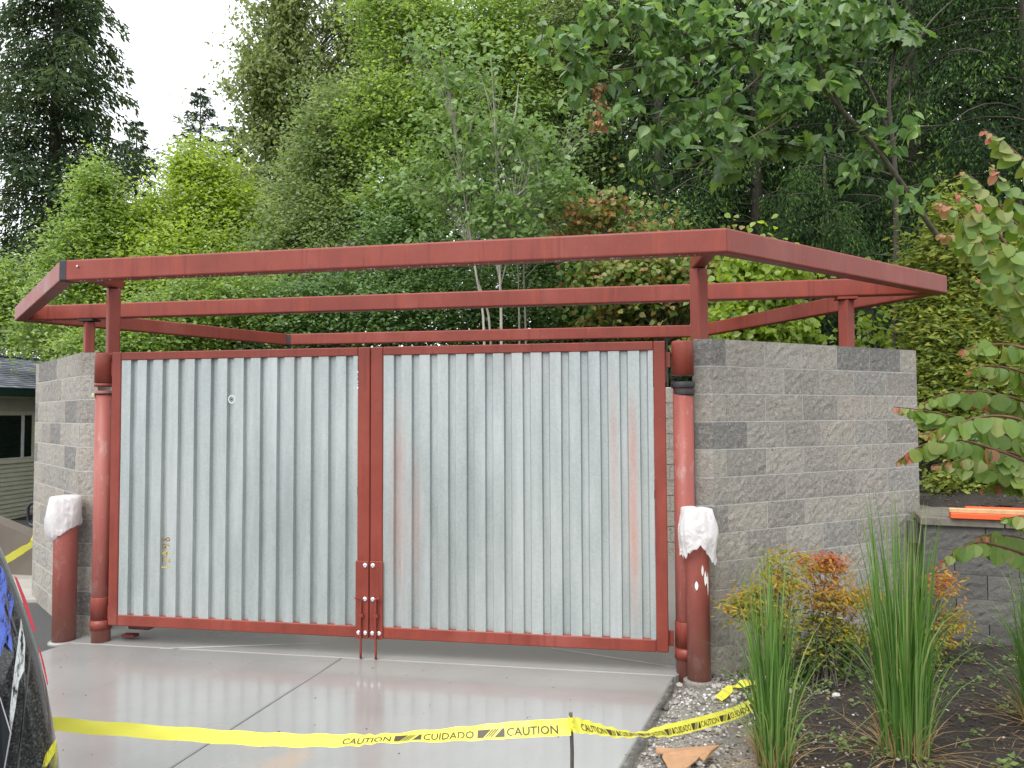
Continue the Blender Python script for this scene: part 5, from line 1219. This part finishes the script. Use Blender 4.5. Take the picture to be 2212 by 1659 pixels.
# --- ornamental grasses
GRS = m_leaf('grass_blade', [(0.048, 0.110, 0.022), (0.079, 0.173, 0.034), (0.117, 0.226, 0.051), (0.169, 0.284, 0.084), (0.264, 0.304, 0.112)], .38, .4)
STRAW = m_leaf('dry_straw', [(.20, .125, .05), (.33, .22, .10), (.42, .31, .16)], .2, .6)
def blades(n, c, r, h0, h1, lean, arch, w, seed=0, zb=0.):
    """curved tapering strips, n blades of 7 rows"""
    a = rng.uniform(0, 6.283, n); rr = r*np.sqrt(rng.random(n)); o = np.stack([np.cos(a), np.sin(a)], 1)
    hgt = rng.uniform(h0, h1, n); ln = np.abs(rng.normal(lean, lean*.5, n)); ar = np.abs(rng.normal(arch, arch*.6, n)); tw = rng.uniform(0, 6.283, n)
    t = np.linspace(0, 1, 8); V = np.zeros((n, 8, 2, 3))
    bend = rng.normal(0, .045, (n, 2))
    hor = ln[:, None]*t+ar[:, None]*t**3; z = hgt[:, None]*(t-.0*t)-ar[:, None]*.75*np.maximum(0, t-.45)**2*2.2
    px = c[0]+o[:, :1]*(rr[:, None]+hor)+bend[:, :1]*t**2*(hgt/h1)[:, None]; py = c[1]+o[:, 1:]*(rr[:, None]+hor)+bend[:, 1:]*t**2*(hgt/h1)[:, None]
    ww = w*rng.uniform(.7, 1.2, n)[:, None]*(1-t**2.2*.95)*(.6+.4*np.minimum(1, t*6)); sx = -np.sin(a+rng.normal(0, .9, n))[:, None]; sy = np.cos(a+rng.normal(0, .9, n))[:, None]
    for k, s in enumerate((-.5, .5)):
        V[:, :, k, 0] = px+s*ww*sx; V[:, :, k, 1] = py+s*ww*sy; V[:, :, k, 2] = np.maximum(c[2]+z, c[2]+.008)+zb
    i = np.arange(7); f = np.stack([2*i, 2*i+1, 2*i+3, 2*i+2], 1); F = (f[None]+16*np.arange(n)[:, None, None]).reshape(-1, 4)
    return V.reshape(-1, 3), F, np.repeat(rng.random(n), 7)
def cat(*gs):
    V, F, C_ = [], [], []; k = 0
    for v, f, c in gs: V.append(v); F.append(f+k); C_.append(c); k += len(v)
    return np.vstack(V), np.vstack(F), np.concatenate(C_)
def grass(p, h, label, k=1.):
    c = np.array([p[0], p[1], float(terrain(p[0], p[1]))]); t = thing('ornamental_grass', c, label, 'ornamental grass', 'clumps of tall ornamental grass')
    V, F, cv = cat(blades(int(170*k), c, .105*k, h*.5, h, .018, .05, .0125), blades(int(80*k), c, .11*k, h*.35, h*.8, .05, .17, .011), blades(int(34*k), c, .10*k, h*.3, h*.6, .16, .40, .007))
    part('blades', V, F, GRS, t, kind='stuff', cv=cv)
    V, F, cv = cat(blades(int(150*k), c, .11*k, .10, .32, .05, .06, .007), blades(int(60*k), c, .11*k, .06, .2, .28, .22, .005)); part('dry_base', V, F, STRAW, t, kind='stuff', cv=cv)
    return t
grass(at_z(1672, 1662, -.02)[:2], 1.24, 'left tall grass clump at the end of the caution tape', .8)
grass(at_z(1955, 1645, .0)[:2], 1.46, 'largest tall grass clump in front of the wall corner', 1.12)
grass(at_z(2262, 1580, .02)[:2], 1.15, 'grass clump cut off by the right edge of the picture', 1.1)

# --- nandina by the wall
NAN = m_leaf('nandina_leaf', [(.055, .105, .02), (.11, .16, .03), (.28, .25, .03), (.40, .22, .035), (.34, .10, .05), (.27, .06, .045)], .35, .4)
def nandina(px, label, blobs, ncl, cvf, L=.042):
    u, v, dep = px; b = at_z(u, v, .02); b[2] = float(terrain(b[0], b[1])); t = thing('nandina_shrub', b, label, 'shrub', 'nandina shrubs by the wall'); m = MB()
    C = blob_clusters(blobs, ncl)
    for c in C[:30]:
        q = b+np.array([rng.normal(0, .05), rng.normal(0, .05), 0]); P = spline([q, (q+c)/2*np.array([1, 1, 1])+np.array([0, 0, .05]), c], 5); V, F = tube(P, np.linspace(.005, .0015, len(P)), 5, False); m.add(V, F)
    m.build('stems', BARK, t, smooth=True); per = 22
    P = (C[:, None]+rng.normal(size=(ncl, per, 3))*[.055, .055, .028]).reshape(-1, 3)
    cv = np.clip(cvf(P)+np.repeat(rng.normal(0, .08, ncl), per)+rng.normal(0, .07, ncl*per), 0, 1)
    V, F, c = leaf_geo(P, L, .35, .34, .5, cv, None, True); part('foliage', V, F, NAN, t, kind='stuff', cv=c); return t
nandina((1790, 1490, 0), 'orange and red tinged nandina between the two tall grasses', [(1775, 1222, 45, 24, 5.35, 1.6), (1795, 1290, 55, 35, 5.3, 2.2), (1820, 1370, 60, 45, 5.3, 2.2), (1780, 1440, 65, 45, 5.25, 2), (1750, 1360, 40, 60, 5.3, 1.2), (1865, 1290, 25, 14, 5.3, .4)], 130, lambda P: np.clip((P[:, 2]-.05)/1.0, 0, 1)*.80+.02, .046)
nandina((1680, 1470, 0), 'yellow green nandina behind the left grass clump', [(1690, 1240, 35, 50, 5.2, 1.5), (1640, 1300, 60, 30, 5.2, 1.6), (1600, 1325, 40, 15, 5.15, .7), (1720, 1200, 14, 30, 5.2, .5), (1680, 1360, 50, 50, 5.2, 1.2)], 62, lambda P: .40+0*P[:, 2], .048)
nandina((2010, 1440, 0), 'orange nandina behind the largest grass clump, by the retaining wall', [(2035, 1260, 22, 30, 5.6, 1), (2050, 1340, 30, 30, 5.6, .8), (1990, 1390, 60, 40, 5.5, 1.5)], 48, lambda P: np.clip((P[:, 2]-.1)/.8, 0, 1)*.6+.2)

# --- bed litter: pebbles, bark chips, weeds, stray straw
n = 5200; X = rng.uniform(1.6, 3.4, n)+0; Y = rng.uniform(-2.6, .6, n); X = slab_right(Y)+.02+np.abs(rng.normal(0, .42, n)); ok = (X < 3.6); X, Y = X[ok], Y[ok]; n = len(X)
sz = rng.uniform(.003, .011, n)*np.where(rng.random(n) < .04, 2.4, 1); Zt = terrain(X, Y)+np.array([.035*fbm((a, b, 0), 3.5, 4) for a, b in zip(X, Y)])
PEB = NT('pebbles'); PEB.set(Base_Color=PEB.ramp(PEB.attr(), [(0, (.10, .09, .08)), (.5, (.25, .23, .21)), (.9, (.42, .40, .37)), (1, (.6, .59, .57))]), Roughness=.7)
g_ = scatter_ico(np.stack([X, Y, Zt+sz*.3], 1), np.stack([sz*1.2, sz, sz*.75], 1), 'gravel', PEB.m, None, cv=True, jitter=.16); g_['label'] = 'grey gravel strewn beside the slab edge'
n = 9000; X = rng.uniform(2.2, 7.5, n); Y = rng.uniform(-3, 1.6, n); ok = (Y < ret_y(X)-.05) & (Y < (X-2.57)*.8+.05) & (X > slab_right(Y)+.15+rng.random(n)*.9); X, Y = X[ok], Y[ok]
X2 = rng.uniform(4.6, 9, 3500); Y2 = ret_y(X2)+.35+rng.random(3500)*2.5; X = np.concatenate([X, X2]); Y = np.concatenate([Y, Y2]); n = len(X)
Zt = terrain(X, Y)+np.array([.035*fbm((a, b, 0), 3.5, 4) if b < 1.2 else 0 for a, b in zip(X, Y)])+.004
BK = NT('bark_chips'); BK.set(Base_Color=BK.ramp(BK.attr(), [(0, (.012, .009, .008)), (.55, (.045, .030, .022)), (.88, (.11, .07, .045)), (.97, (.24, .16, .10)), (1, (.38, .33, .28))]), Roughness=.75)
l = rng.uniform(.006, .022, n); mu = scatter_ico(np.stack([X, Y, Zt], 1), np.stack([l, l*.4, l*.22], 1), 'bark_mulch', BK.m, None, cv=True, jitter=.2); mu['label'] = 'dark bark chips over the planting bed and bank'
n = 520; X = rng.uniform(2.7, 6.2, n); Y = rng.uniform(-1.9, 1.1, n); ok = (Y < ret_y(X)-.05) & (Y < (X-2.57)*.8-.05); X, Y = X[ok], Y[ok]; k = rng.random(len(X)) < .6
P = np.stack([X, Y, terrain(X, Y)+.02], 1)[k]; P = np.repeat(P, 9, 0)+rng.normal(0, .022, (len(P)*9, 3)); P[:, 2] = np.abs(P[:, 2]-.0)
V, F, c = leaf_geo(P, .035, -.2, .5, .5, None, None, True); part('weeds', V, F, ALD2, None, kind='stuff', cv=c)['label'] = 'small green weeds sprouting in the mulch'
gs = []
for i in range(60):
    x, y = rng.uniform(2.6, 4.6), rng.uniform(-1.7, -.2); c = np.array([x, y, float(terrain(x, y))+.012]); gs.append(blades(3, c, .02, .01, .05, .12, .10, .004))
V, F, c = cat(*gs); part('fallen_straw', V, F, STRAW, None, kind='stuff', cv=c)['label'] = 'dry straw blades lying on the bed'
# specks of debris on the slab
n = 60; X = rng.uniform(-2.2, 2.0, n); Y = rng.uniform(-2.6, -.15, n); l = rng.uniform(.003, .008, n)
scatter_ico(np.stack([X, Y, np.full(n, G+.002)], 1), np.stack([l, l*.7, l*.3], 1), 'slab_debris', BK.m, None, cv=True, jitter=.2)['label'] = 'specks of bark on the wet slab'

# --- undergrowth on the hillside and the wood behind everything
n = 26000; X = rng.uniform(-9, 16, n); Y = rng.uniform(6, 20, n); ok = (terrain(X, Y) > -.05) & ~((X > 4) & (Y < 7)); X, Y = X[ok], Y[ok]
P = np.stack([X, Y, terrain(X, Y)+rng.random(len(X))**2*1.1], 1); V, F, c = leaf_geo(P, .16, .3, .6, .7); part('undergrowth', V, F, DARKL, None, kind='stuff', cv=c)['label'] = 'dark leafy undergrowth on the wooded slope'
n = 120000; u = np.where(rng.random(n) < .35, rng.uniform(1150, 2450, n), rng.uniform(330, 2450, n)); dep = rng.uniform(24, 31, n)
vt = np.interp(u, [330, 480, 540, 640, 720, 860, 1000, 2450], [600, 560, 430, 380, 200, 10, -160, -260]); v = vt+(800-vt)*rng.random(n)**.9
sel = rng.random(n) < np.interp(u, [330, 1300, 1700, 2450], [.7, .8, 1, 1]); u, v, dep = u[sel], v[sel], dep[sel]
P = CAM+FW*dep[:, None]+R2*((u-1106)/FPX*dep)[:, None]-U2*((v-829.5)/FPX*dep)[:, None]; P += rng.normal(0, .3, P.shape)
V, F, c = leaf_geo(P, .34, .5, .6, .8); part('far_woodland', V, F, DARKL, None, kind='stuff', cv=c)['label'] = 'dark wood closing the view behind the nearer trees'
